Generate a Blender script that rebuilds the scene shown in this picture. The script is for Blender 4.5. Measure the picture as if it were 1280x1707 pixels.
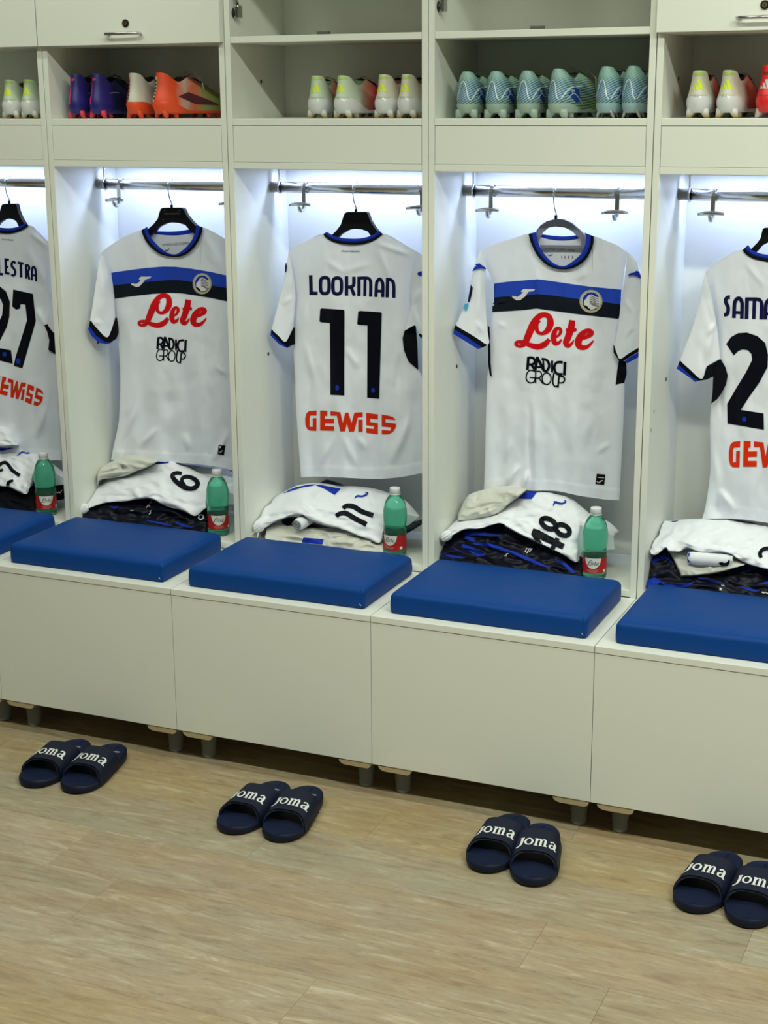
import bpy, bmesh, math, random
import numpy as np
from mathutils import Vector, Matrix, noise
from mathutils.bvhtree import BVHTree
random.seed(7)
for o in list(bpy.data.objects): bpy.data.objects.remove(o)
SC = bpy.context.scene
COL = SC.collection
# ------------------------------------------------------------------ camera
CAM = np.array([2.7593, -3.878, 1.816]); FPX = 2581.95
YAW, PIT, ROL = 0.4117, -0.263, -0.0073
_F = np.array([-math.sin(YAW)*math.cos(PIT), math.cos(YAW)*math.cos(PIT), math.sin(PIT)])
_r0 = np.array([math.cos(YAW), math.sin(YAW), 0.0]); _u0 = np.cross(_r0, _F)
_R = _r0*math.cos(ROL)+_u0*math.sin(ROL); _U = _u0*math.cos(ROL)-_r0*math.sin(ROL)
cd = bpy.data.cameras.new('camera'); cam = bpy.data.objects.new('camera', cd); COL.objects.link(cam)
cam.matrix_world = Matrix(((_R[0], _U[0], -_F[0], CAM[0]), (_R[1], _U[1], -_F[1], CAM[1]), (_R[2], _U[2], -_F[2], CAM[2]), (0, 0, 0, 1)))
cd.sensor_fit = 'VERTICAL'; cd.sensor_height = 36.0; cd.lens = FPX*36.0/1707.0; cd.clip_start = .05
SC.camera = cam
# ------------------------------------------------------------------ world, exposure
w = bpy.data.worlds.new('world'); SC.world = w; w.use_nodes = True
w.node_tree.nodes['Background'].inputs[0].default_value = (.5, .55, .5, 1)
w.node_tree.nodes['Background'].inputs[1].default_value = .0
vs = SC.view_settings; vs.view_transform = 'Standard'; vs.look = 'None'; vs.gamma = 1; vs.exposure = 0.0; vs.use_curve_mapping = False
# ------------------------------------------------------------------ lights: ceiling luminaires (fixtures built below) and locker LEDs
def area(name, loc, sx, sy, power, color, rot=(0, 0, 0)):
    l = bpy.data.lights.new(name, 'AREA'); l.shape = 'RECTANGLE'; l.size = sx; l.size_y = sy; l.energy = power; l.color = color
    o = bpy.data.objects.new(name, l); COL.objects.link(o); o.location = loc; o.rotation_euler = rot
    return o
ROOM = (.94, 1.0, .86)
LAMPS = [(-.6, -.85), (1.0, -.85), (2.6, -.85), (4.2, -.85), (.6, -2.2), (2.4, -2.2), (4.2, -2.2)]
for lx, ly in LAMPS:
    area('ceiling_lamp_light', (lx, ly, 3.405), 1.2, .14, (9 if ly > -2 else 40)*(.80 if lx < 2 else 1.0 if lx < 3 else 1.6), ROOM)
LEDC = (.50, .61, 1.0)
for k in range(5):
    area('locker_led_light', (-.3+.6*k, .238, 1.6065), .48, .02, 2.0, LEDC)
# ------------------------------------------------------------------ helpers
def rays(px, py):
    px = np.asarray(px, float); py = np.asarray(py, float)
    return _F + np.multiply.outer((px-640)/FPX, _R) - np.multiply.outer((py-853.5)/FPX, _U)
def unproj(px, py, Y):
    d = rays(px, py); t = (np.asarray(Y, float)-CAM[1])/d[..., 1]
    return CAM + d*t[..., None]
def at_y(px, py, Y): return Vector(unproj(px, py, Y))
def at_z(px, py, Z):
    d = rays(px, py); t = (Z-CAM[2])/d[2]; return Vector(CAM+d*t)
def at_x(px, py, X):
    d = rays(px, py); t = (X-CAM[0])/d[0]; return Vector(CAM+d*t)
def to_px(P):
    d = np.asarray(P, float)-CAM; z = d@_F
    return 640+FPX*(d@_R)/z, 853.5-FPX*(d@_U)/z
MATS = {}
def mat(name, col, rough=.5, metal=0, spec=.5, sheen=0, trans=0, ior=1.45, emit=None, es=0, coat=0, bump=None):
    if name in MATS: return MATS[name]
    m = bpy.data.materials.new(name); m.use_nodes = True; n = m.node_tree.nodes; b = n['Principled BSDF']
    b.inputs['Base Color'].default_value = (*col, 1); b.inputs['Roughness'].default_value = rough
    b.inputs['Metallic'].default_value = metal; b.inputs['Specular IOR Level'].default_value = spec
    b.inputs['Sheen Weight'].default_value = sheen; b.inputs['Transmission Weight'].default_value = trans
    b.inputs['IOR'].default_value = ior; b.inputs['Coat Weight'].default_value = coat
    if emit: b.inputs['Emission Color'].default_value = (*emit, 1); b.inputs['Emission Strength'].default_value = es
    if bump:
        sc, st, det = bump; l = m.node_tree.links
        tc = n.new('ShaderNodeTexCoord'); nz = n.new('ShaderNodeTexNoise'); nz.inputs['Scale'].default_value = sc; nz.inputs['Detail'].default_value = det
        bp = n.new('ShaderNodeBump'); bp.inputs['Strength'].default_value = st; bp.inputs['Distance'].default_value = .002
        l.new(tc.outputs['Object'], nz.inputs['Vector']); l.new(nz.outputs['Fac'], bp.inputs['Height']); l.new(bp.outputs['Normal'], b.inputs['Normal'])
    MATS[name] = m; return m
def srgb(r, g, b):
    f = lambda c: (c/255/12.92) if c/255 <= .04045 else ((c/255+.055)/1.055)**2.4
    return (f(r), f(g), f(b))
MEL = mat('white_melamine', (.79, .81, .74), .38, bump=(220, .04, 2))
MELE = mat('melamine_edge', (.70, .70, .64), .42)
CHROME = mat('chrome', (.64, .64, .63), .18, 1)
DARKM = mat('dark_metal', (.03, .03, .03), .35, .6)
GREYP = mat('grey_plastic', (.26, .28, .27), .45)
BLACKP = mat('black_plastic', (.003, .003, .005), .45, spec=.3)
GREYV = mat('grey_velvet', (.20, .21, .27), .8, sheen=.3)
WHITEP = mat('white_plastic', (.78, .78, .78), .4)
WOODB = mat('bare_wood', (.46, .37, .21), .6)
CLOTH = mat('white_jersey_cloth', (.83, .865, .95), .62, sheen=.2, bump=(900, .12, 2))
CLOTH2 = mat('white_cotton', (.82, .85, .91), .8, sheen=.15, bump=(500, .25, 3))
CREAM = mat('cream_towel', (.70, .70, .63), .95, sheen=.3, bump=(1200, .6, 3))
NAVYB = mat('navy_black_print', (.003, .004, .009), .45, spec=.12)
NAVY = mat('navy_print', (.006, .008, .055), .5, spec=.12)
BLUE = mat('royal_blue_fabric', (.012, .04, .42), .55, spec=.12)
STRB = mat('blue_stripe_fabric', (.020, .065, .50), .6, spec=.12)
STRK = mat('black_stripe_fabric', (.006, .010, .018), .6, spec=.12)
BLACKF = mat('black_fabric', (.004, .005, .008), .7, spec=.1)
DARKF = mat('dark_navy_shiny_fabric', (.003, .0035, .012), .50, spec=.3, bump=(60, .4, 4))
REDP = mat('red_print', (.66, .006, .010), .5, spec=.15)
ORAP = mat('orange_red_print', (.74, .032, .005), .5, spec=.15)
WHITEPR = mat('white_print', (.75, .75, .75), .5)
GOLDP = mat('cream_gold_print', (.50, .46, .28), .5)
INSB = mat('grey_text_print', (.12, .13, .17), .6)
CYAN = mat('cyan_print', (.05, .38, .62), .5)
def mesh_obj(name, V, Fc, m, parent=None, smooth=True, props=None):
    me = bpy.data.meshes.new(name); me.from_pydata([tuple(v) for v in V], [], Fc)
    if smooth: me.polygons.foreach_set('use_smooth', [True]*len(me.polygons))
    me.materials.append(m); me.validate(); me.update()
    o = bpy.data.objects.new(name, me); COL.objects.link(o)
    if parent:
        o.parent = parent; o.matrix_parent_inverse = parent.matrix_basis.inverted()
    return o
def bm_obj(name, bm, m, parent=None, smooth=False, local=False):
    me = bpy.data.meshes.new(name); bm.normal_update(); bm.to_mesh(me); bm.free()
    if smooth: me.polygons.foreach_set('use_smooth', [True]*len(me.polygons))
    me.materials.append(m)
    o = bpy.data.objects.new(name, me); COL.objects.link(o)
    if parent:
        o.parent = parent
        if not local: o.matrix_parent_inverse = parent.matrix_basis.inverted()
    return o
def thing(name, label, cat, loc=(0, 0, 0), rz=0, group=None, kind=None):
    o = bpy.data.objects.new(name, None); o.empty_display_size = .05; COL.objects.link(o)
    o.location = loc; o.rotation_euler = (0, 0, rz); o['label'] = label
    if kind: o['kind'] = kind
    if cat: o['category'] = cat
    if group: o['group'] = group
    return o
def tag(o, label, cat, group=None):
    o['label'] = label; o['category'] = cat
    if group: o['group'] = group
    return o
def add_box(bm, x0, x1, y0, y1, z0, z1, bev=0):
    b2 = bmesh.new(); bmesh.ops.create_cube(b2, size=1)
    for v in b2.verts: v.co = Vector(((x0+x1)/2+v.co.x*(x1-x0), (y0+y1)/2+v.co.y*(y1-y0), (z0+z1)/2+v.co.z*(z1-z0)))
    if bev: bmesh.ops.bevel(b2, geom=b2.edges[:], offset=bev, segments=2, profile=.6, affect='EDGES')
    t = bpy.data.meshes.new('t'); b2.to_mesh(t); b2.free(); bm.from_mesh(t); bpy.data.meshes.remove(t)
def box(name, x0, x1, y0, y1, z0, z1, m, parent=None, bev=.0012, local=False):
    bm = bmesh.new(); add_box(bm, x0, x1, y0, y1, z0, z1, bev); return bm_obj(name, bm, m, parent, local=local)
def catmull(P, step, closed=False):
    P = [np.array(p, float) for p in P]; n = len(P); out = []
    if n == 2:
        k = max(1, int(np.linalg.norm((P[1]-P[0])[:2])/step)); return [P[0]+(P[1]-P[0])*i/k for i in range(k+1)]
    rng = n if closed else n-1
    for i in range(rng):
        if closed: a, b, c, d = P[(i-1) % n], P[i], P[(i+1) % n], P[(i+2) % n]
        else: a, b, c, d = P[max(i-1, 0)], P[i], P[i+1], P[min(i+2, n-1)]
        k = max(1, int(math.ceil(np.linalg.norm((c-b)[:2])/step)))
        for j in range(k):
            t = j/k; out.append(.5*((2*b)+(-a+c)*t+(2*a-5*b+4*c-d)*t*t+(-a+3*b-3*c+d)*t**3))
    if not closed: out.append(P[-1])
    return out
def lin(P, step):
    out = []
    for a, b in zip(P[:-1], P[1:]):
        a, b = np.array(a, float), np.array(b, float); k = max(1, int(math.ceil(np.linalg.norm((b-a)[:2])/step)))
        out += [a+(b-a)*i/k for i in range(k)]
    return out+[np.array(P[-1], float)]
def resample(P, n, smooth=True):
    Q = np.array(catmull(P, 1e9 if not smooth else max(1.0, 3), False)) if smooth and len(P) > 2 else np.array(P, float)
    d = np.r_[0, np.cumsum(np.linalg.norm(np.diff(Q[:, :2], axis=0), axis=1)+1e-9)]; s = np.linspace(0, d[-1], n)
    return np.stack([np.interp(s, d, Q[:, k]) for k in range(Q.shape[1])], 1)
def coons(top, bot, left, right, nu, nv):
    T, B, L, Rr = resample(top, nu), resample(bot, nu), resample(left, nv), resample(right, nv)
    s = np.linspace(0, 1, nu)[None, :, None]; t = np.linspace(0, 1, nv)[:, None, None]
    P = (1-t)*T[None]+t*B[None]+(1-s)*L[:, None]+s*Rr[:, None]
    P -= (1-s)*(1-t)*T[0]+s*(1-t)*T[-1]+(1-s)*t*B[0]+s*t*B[-1]
    return P
def crop(ox, oy, s):
    return lambda pts: [(ox+p[0]/s, oy+p[1]/s)+tuple(q/s if i == 0 and len(p) == 3 else q for i, q in enumerate(p[2:])) for p in pts]
def withy(pts, y0, y1=None):
    n = len(pts); y1 = y0 if y1 is None else y1
    return [(p[0], p[1], y0+(y1-y0)*i/max(1, n-1)) for i, p in enumerate(pts)]
def affine(src, dst):
    A = np.array([[x, y, 1] for x, y in src]); M = np.linalg.solve(A, np.array(dst, float))
    sc = math.sqrt(abs(np.linalg.det(M[:2])))
    return lambda pts: [tuple(np.array([p[0], p[1], 1])@M)+((p[2]*sc,) if len(p) > 2 else ()) for p in pts]
def clampx(A, pad=.004):
    u = int(math.floor((np.median(A[..., 0])+.6)/.6)); x0 = -.6+.6*u
    A[..., 0] = np.clip(A[..., 0], x0+.018+pad, x0+.6-.018-pad); return A
# ---- prints: strokes and filled shapes laid on a surface
class Surf:
    def __init__(s, objs):
        V = []; Fs = []
        for o in objs:
            b = len(V); mw = o.matrix_parent_inverse if o.parent is None else None
            V += [Vector(v.co) for v in o.data.vertices]; Fs += [[b+i for i in p.vertices] for p in o.data.polygons]
        s.bvh = BVHTree.FromPolygons(V, Fs); s.last = None
    def hit(s, px, py, off):
        d = Vector(rays(px, py)).normalized(); c = Vector(CAM)
        l, n, i, dist = s.bvh.ray_cast(c, d)
        if l is None:
            if s.last is None: s.last = 4.6
            l2, n, i, dd = s.bvh.find_nearest(c+d*s.last)
            l = l2
        else: s.last = dist
        return l-d*off
def stroke_quads(P, closed):
    n = len(P); L = []; Rt = []
    for i in range(n):
        a = P[(i-1) % n] if closed or i > 0 else P[i]; b = P[(i+1) % n] if closed or i < n-1 else P[i]
        t = (b-a)[:2]; t = t/(np.linalg.norm(t)+1e-9); nn = np.array([-t[1], t[0]]); h = P[i][2]/2
        L.append(P[i][:2]+nn*h); Rt.append(P[i][:2]-nn*h)
    return L, Rt
def decal_strokes(name, paths, surf, m, parent, off=.0012, step=2.0, label=None, wide=1.0):
    """paths: list of (points[(x,y,w)], mode) mode 's' smooth, 'l' sharp, 'c' closed smooth"""
    V = []; Fs = []
    for pts, mode in paths:
        pts = [np.array((p[0], p[1], p[2]*wide), float) for p in pts]
        if mode == 'l':
            segs = [lin([a, b], step) for a, b in zip(pts[:-1], pts[1:])]
            segs2 = []
            for j, sg in enumerate(segs):   # lengthen at inner corners so they close
                d = sg[-1][:2]-sg[0][:2]; d /= np.linalg.norm(d)+1e-9
                if j < len(segs)-1: e = sg[-1].copy(); e[:2] += d*e[2]/2; sg = sg+[e]
                if j > 0: e = sg[0].copy(); e[:2] -= d*e[2]/2; sg = [e]+sg
                segs2.append((sg, False))
        else: segs2 = [(catmull(pts, step, mode == 'c'), mode == 'c')]
        for sg, cl in segs2:
            L, Rt = stroke_quads(sg, cl); k = max(1, int(max(p[2] for p in sg)/1.8)); b = len(V); n = len(sg)
            for a, c in zip(L, Rt):
                for j in range(k+1):
                    q = a+(c-a)*j/k; V.append(surf.hit(q[0], q[1], off))
            for i in range(n if cl else n-1):
                i2 = (i+1) % n
                for j in range(k): Fs.append((b+i*(k+1)+j, b+i*(k+1)+j+1, b+i2*(k+1)+j+1, b+i2*(k+1)+j))
    o = mesh_obj(name, V, Fs, m, parent)
    if label: o['label'] = label
    return o
def stripes(name, paths, surf, m, parent, off=.0012, step=2.0):
    for p in paths: decal_strokes(name, [p], surf, m, parent, off, step)
def decal_polys(name, polys, surf, m, parent, off=.0012, step=4.0, label=None):
    V = []; Fs = []
    for pts in polys:
        bm = bmesh.new(); vs_ = [bm.verts.new((p[0], p[1], 0)) for p in pts]; es = [bm.edges.new((vs_[i], vs_[(i+1) % len(vs_)])) for i in range(len(vs_))]
        bmesh.ops.triangle_fill(bm, use_beauty=True, edges=es)
        xs = [p[0] for p in pts]; ys = [p[1] for p in pts]
        x = min(xs)+step*.5
        while x < max(xs): bmesh.ops.bisect_plane(bm, geom=bm.verts[:]+bm.edges[:]+bm.faces[:], plane_co=(x, 0, 0), plane_no=(1, 0, 0)); x += step
        y = min(ys)+step*.5
        while y < max(ys): bmesh.ops.bisect_plane(bm, geom=bm.verts[:]+bm.edges[:]+bm.faces[:], plane_co=(0, y, 0), plane_no=(0, 1, 0)); y += step
        bm.verts.index_update(); b = len(V)
        for v in bm.verts: V.append(surf.hit(v.co.x, v.co.y, off))
        for f in bm.faces: Fs.append([b+v.index for v in f.verts])
        bm.free()
    o = mesh_obj(name, V, Fs, m, parent)
    if label: o['label'] = label
    return o
def text_tris(txt):
    c = bpy.data.curves.new('t', 'FONT'); c.body = txt; c.size = 1; o = bpy.data.objects.new('t', c); COL.objects.link(o)
    me = o.evaluated_get(bpy.context.evaluated_depsgraph_get()).to_mesh()
    V = [tuple(v.co[:2]) for v in me.vertices]; Fs = [tuple(p.vertices) for p in me.polygons]
    bpy.data.objects.remove(o); bpy.data.curves.remove(c); return V, Fs
def decal_text(name, txt, p0, p1, h, surf, m, parent, off=.0012):
    """text laid from p0 (baseline start) to p1 (baseline end), h = cap height in px"""
    V, Fs = text_tris(txt); W = max(v[0] for v in V); H = max(v[1] for v in V); p0 = np.array(p0, float); d = (np.array(p1, float)-p0)
    n = np.array([d[1], -d[0]]); n = n/np.linalg.norm(n)
    out = []
    for x, y in V:
        q = p0+d*x/W+n*y/H*h; out.append(surf.hit(q[0], q[1], off))
    return mesh_obj(name, out, Fs, m, parent, False)
def ellipse(cx, cy, rx, ry, n=28, rot=0):
    c, s = math.cos(rot), math.sin(rot)
    return [(cx+rx*math.cos(a)*c-ry*math.sin(a)*s, cy+rx*math.cos(a)*s+ry*math.sin(a)*c) for a in [2*math.pi*i/n for i in range(n)]]
def tube(name, P, r, m, parent=None, seg=10, caps=True, smooth=True, local=False):
    """P list of 3-D points, r radius or list"""
    P = [Vector(p) for p in P]; n = len(P); rr = r if isinstance(r, (list, tuple)) else [r]*n; V = []; Fs = []
    up = Vector((0, 0, 1)); t0 = (P[1]-P[0]).normalized()
    if abs(t0.dot(up)) > .9: up = Vector((1, 0, 0))
    a = t0.cross(up).normalized()
    for i in range(n):
        t = (P[min(i+1, n-1)]-P[max(i-1, 0)]).normalized(); a = (a-t*a.dot(t)).normalized(); b = t.cross(a)
        for k in range(seg):
            f = 2*math.pi*k/seg; V.append(P[i]+(a*math.cos(f)+b*math.sin(f))*rr[i])
    for i in range(n-1):
        for k in range(seg): Fs.append((i*seg+k, i*seg+(k+1) % seg, (i+1)*seg+(k+1) % seg, (i+1)*seg+k))
    if caps: Fs.append(tuple(range(seg-1, -1, -1))); Fs.append(tuple((n-1)*seg+k for k in range(seg)))
    o = mesh_obj(name, V, Fs, m, None, smooth)
    if parent:
        o.parent = parent
        if not local: o.matrix_parent_inverse = parent.matrix_basis.inverted()
    return o
def lathe(name, prof, c, m, parent=None, seg=28, local=False):
    V = []; Fs = []; n = len(prof)
    for r, z in prof:
        for k in range(seg):
            f = 2*math.pi*k/seg; V.append((c[0]+r*math.cos(f), c[1]+r*math.sin(f), c[2]+z))
    for i in range(n-1):
        for k in range(seg): Fs.append((i*seg+k, i*seg+(k+1) % seg, (i+1)*seg+(k+1) % seg, (i+1)*seg+k))
    Fs.append(tuple(range(seg-1, -1, -1))); Fs.append(tuple((n-1)*seg+k for k in range(seg)))
    o = mesh_obj(name, V, Fs, m)
    if parent:
        o.parent = parent
        if not local: o.matrix_parent_inverse = parent.matrix_basis.inverted()
    return o
def poly_solid(name, pts, Yf, th, m, parent, bev=.0):
    """flat outline (px) at depth Yf (number or function of px), extruded th backwards"""
    n = len(pts); ys = [Yf(p[0], p[1]) if callable(Yf) else Yf for p in pts]
    A = [at_y(p[0], p[1], y) for p, y in zip(pts, ys)]; V = A+[a+Vector((0, th, 0)) for a in A]
    bm = bmesh.new(); v = [bm.verts.new(q) for q in V]
    e = [bm.edges.new((v[i], v[(i+1) % n])) for i in range(n)]; bmesh.ops.triangle_fill(bm, edges=e, use_beauty=True)
    e = [bm.edges.new((v[n+i], v[n+(i+1) % n])) for i in range(n)]; bmesh.ops.triangle_fill(bm, edges=e, use_beauty=True)
    for i in range(n): bm.faces.new((v[i], v[(i+1) % n], v[n+(i+1) % n], v[n+i]))
    bmesh.ops.recalc_face_normals(bm, faces=bm.faces[:])
    return bm_obj(name, bm, m, parent)
# ================================================================== room
def struct(o): o['kind'] = 'structure'; return o
WALLM = mat('painted_wall', (.20, .21, .20), .8)
CEILM = mat('ceiling_tiles', (.35, .36, .34), .85)
RX0, RX1, RY0, RY1, RZ = -2.4, 5.6, -4.7, .36, 3.5
struct(box('wall_back', RX0, RX1, RY1, RY1+.1, 0, RZ, WALLM, bev=0))
struct(box('wall_left', RX0-.1, RX0, RY0, RY1, 0, RZ, WALLM, bev=0))
struct(box('wall_right', RX1, RX1+.1, RY0, RY1, 0, RZ, WALLM, bev=0))
struct(box('wall_front', RX0, RX1, RY0-.1, RY0, 0, RZ, WALLM, bev=0))
struct(box('ceiling', RX0, RX1, RY0, RY1, RZ, RZ+.1, CEILM, bev=0))
# floor: vinyl planks, each a piece of its own
def wood_mat():
    m = bpy.data.materials.new('vinyl_wood'); m.use_nodes = True; nt = m.node_tree; n = nt.nodes; l = nt.links; b = n['Principled BSDF']
    g = n.new('ShaderNodeNewGeometry'); oi = n.new('ShaderNodeObjectInfo')
    off = n.new('ShaderNodeVectorMath'); off.operation = 'SCALE'; off.inputs[0].default_value = (37, 91, 0); l.new(oi.outputs['Random'], off.inputs['Scale'])
    ad = n.new('ShaderNodeVectorMath'); ad.operation = 'ADD'; l.new(g.outputs['Position'], ad.inputs[0]); l.new(off.outputs[0], ad.inputs[1])
    def nz(scx, scy, sc, det, dist=0):
        mp = n.new('ShaderNodeMapping'); mp.inputs['Scale'].default_value = (scx, scy, 1); l.new(ad.outputs[0], mp.inputs['Vector'])
        t = n.new('ShaderNodeTexNoise'); t.inputs['Scale'].default_value = sc; t.inputs['Detail'].default_value = det; t.inputs['Distortion'].default_value = dist
        t.inputs['Roughness'].default_value = .62
        l.new(mp.outputs[0], t.inputs['Vector']); return t
    a = nz(2.6, 15, 2.0, 10, 1.6); f = nz(14, 110, 2.0, 8, .9); c = nz(1.2, 2.6, 2.4, 5)
    def ramp(src, stops):
        r = n.new('ShaderNodeValToRGB'); e = r.color_ramp.elements
        while len(e) < len(stops): e.new(.5)
        for i, (p, cc) in enumerate(stops): e[i].position = p; e[i].color = (*cc, 1)
        l.new(src, r.inputs[0]); return r
    r1 = ramp(a.outputs['Fac'], [(.28, (.27, .215, .145)), (.45, (.37, .31, .22)), (.58, (.41, .355, .26)), (.70, (.52, .475, .39))])
    r2 = ramp(f.outputs['Fac'], [(.28, (.58, .56, .52)), (.45, (.97, .97, .97)), (.60, (1, 1, 1)), (.72, (1.16, 1.16, 1.16))])
    r3 = ramp(c.outputs['Fac'], [(.3, (1.02, .93, .80)), (.7, (.98, 1.02, 1.06))])
    m1 = n.new('ShaderNodeMixRGB'); m1.blend_type = 'MULTIPLY'; m1.inputs[0].default_value = .75; l.new(r1.outputs[0], m1.inputs[1]); l.new(r2.outputs[0], m1.inputs[2])
    m2 = n.new('ShaderNodeMixRGB'); m2.blend_type = 'MULTIPLY'; m2.inputs[0].default_value = 1; l.new(m1.outputs[0], m2.inputs[1]); l.new(r3.outputs[0], m2.inputs[2])
    rr = ramp(oi.outputs['Random'], [(0, (.93, .90, .84)), (1, (1.05, 1.04, 1.02))])
    m3 = n.new('ShaderNodeMixRGB'); m3.blend_type = 'MULTIPLY'; m3.inputs[0].default_value = 1; l.new(m2.outputs[0], m3.inputs[1]); l.new(rr.outputs[0], m3.inputs[2])
    m4 = n.new('ShaderNodeMixRGB'); m4.blend_type = 'MULTIPLY'; m4.inputs[0].default_value = 1; l.new(m3.outputs[0], m4.inputs[1]); l.new(oi.outputs['Color'], m4.inputs[2])
    l.new(m4.outputs[0], b.inputs['Base Color']); b.inputs['Roughness'].default_value = .46; b.inputs['Specular IOR Level'].default_value = .35
    bp = n.new('ShaderNodeBump'); bp.inputs['Strength'].default_value = .15; bp.inputs['Distance'].default_value = .001
    l.new(f.outputs['Fac'], bp.inputs['Height']); l.new(bp.outputs['Normal'], b.inputs['Normal']); return m
WOOD = wood_mat()
fl = struct(box('floor', RX0, RX1, RY0, RY1, -.12, -.004, mat('subfloor', (.10, .08, .05), .9), bev=0))
fl['label'] = 'pale wood-look vinyl plank floor'
PW, PL = .2047, 1.2133
TINT = [(1.0, .96, .82), (.99, 1.02, 1.04), (1.03, 1.0, .96), (.98, .96, .90), (1.04, 1.02, .96)]
row = 0; y1 = .3837
JX = {0: 1.281, 1: 1.054, 2: 1.832, 3: .820, -1: .55, 4: 1.45, 5: .35, 6: 2.2, 7: .9, 8: 1.7, 9: .1, 10: 1.2}
k = -4
while y1 > RY0:
    y0 = y1-PW; jx = JX.get(k, (k*.47) % PL); x = jx-PL*math.ceil((jx-RX0)/PL)
    ya, yb = max(y0, RY0), min(y1, RY1)
    if k == -3 and yb > RY1: yb = RY1
    while x < RX1 and yb-ya > .01:
        xa, xb = max(x, RX0), min(x+PL, RX1)
        if xb-xa > .01:
            bm = bmesh.new(); add_box(bm, xa+.00025, xb-.00025, ya+.00025, yb-.00025, -.004, 0, .0005); pk = bm_obj('plank', bm, WOOD, fl); rv = random.random()*.06-.03; tc_ = TINT[k % 5]; pk.color = (.95*tc_[0]+rv, .95*tc_[1]+rv, .96*tc_[2]+rv, 1)
        x += PL
    y1 = y0; k += 1
# ceiling luminaires
for i, (lx, ly) in enumerate(LAMPS):
    names = ['over the far left lockers', 'over the second lockers', 'over the middle lockers', 'over the right lockers', 'on the left behind the viewer', 'in the middle behind the viewer', 'on the right behind the viewer']
    t = thing('ceiling_lamp', 'long white ceiling lamp ' + names[i], 'lamp', (lx, ly, RZ), group='ceiling lamps')
    bm = bmesh.new(); add_box(bm, lx-.63, lx+.63, ly-.09, ly+.09, 3.41, 3.499, .004); bm_obj('housing', bm, WHITEP, t)
    bm = bmesh.new(); add_box(bm, lx-.60, lx+.60, ly-.075, ly+.075, 3.4065, 3.411, 0)
    bm_obj('diffuser', bm, mat('lamp_diffuser', (.9, .9, .85), .5, emit=(1, .98, .8), es=4), t)
# ================================================================== lockers
ZS, ZSB, ZO, ZM, ZMB, ZD, H = 1.7558, 1.7381, 1.6209, 1.9726, 1.9552, 1.9574, .5115
DEP = .325; TH = .018; ZTOP = 2.36; YROD, ZROD = .222, 1.559
LN = ['leftmost locker, cut by the photo edge, with the number twenty-seven shirt', 'white locker with purple and orange boots and a closed flap above', 'open-topped white locker with the number eleven shirt', 'open-topped white locker with six teal boots', 'rightmost locker, cut by the photo edge, with red boots and a closed flap']
def handle(t, hx, hz):
    y = -.0192-.018
    P = [(hx-.052, -.036, hz), (hx-.052, -.062, hz), (hx-.046, -.068, hz), (hx+.046, -.068, hz), (hx+.052, -.062, hz), (hx+.052, -.036, hz)]
    tube('handle', P, .0045, CHROME, t, 8)['label'] = 'slim chrome bar handle'
def disc_x(name, p, r, th, m, parent, seg=14):     # small disc on a side wall, axis x
    return tube(name, [(p[0]-.002, p[1], p[2]), (p[0]+th, p[1], p[2])], r, m, parent, seg, smooth=False)
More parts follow.
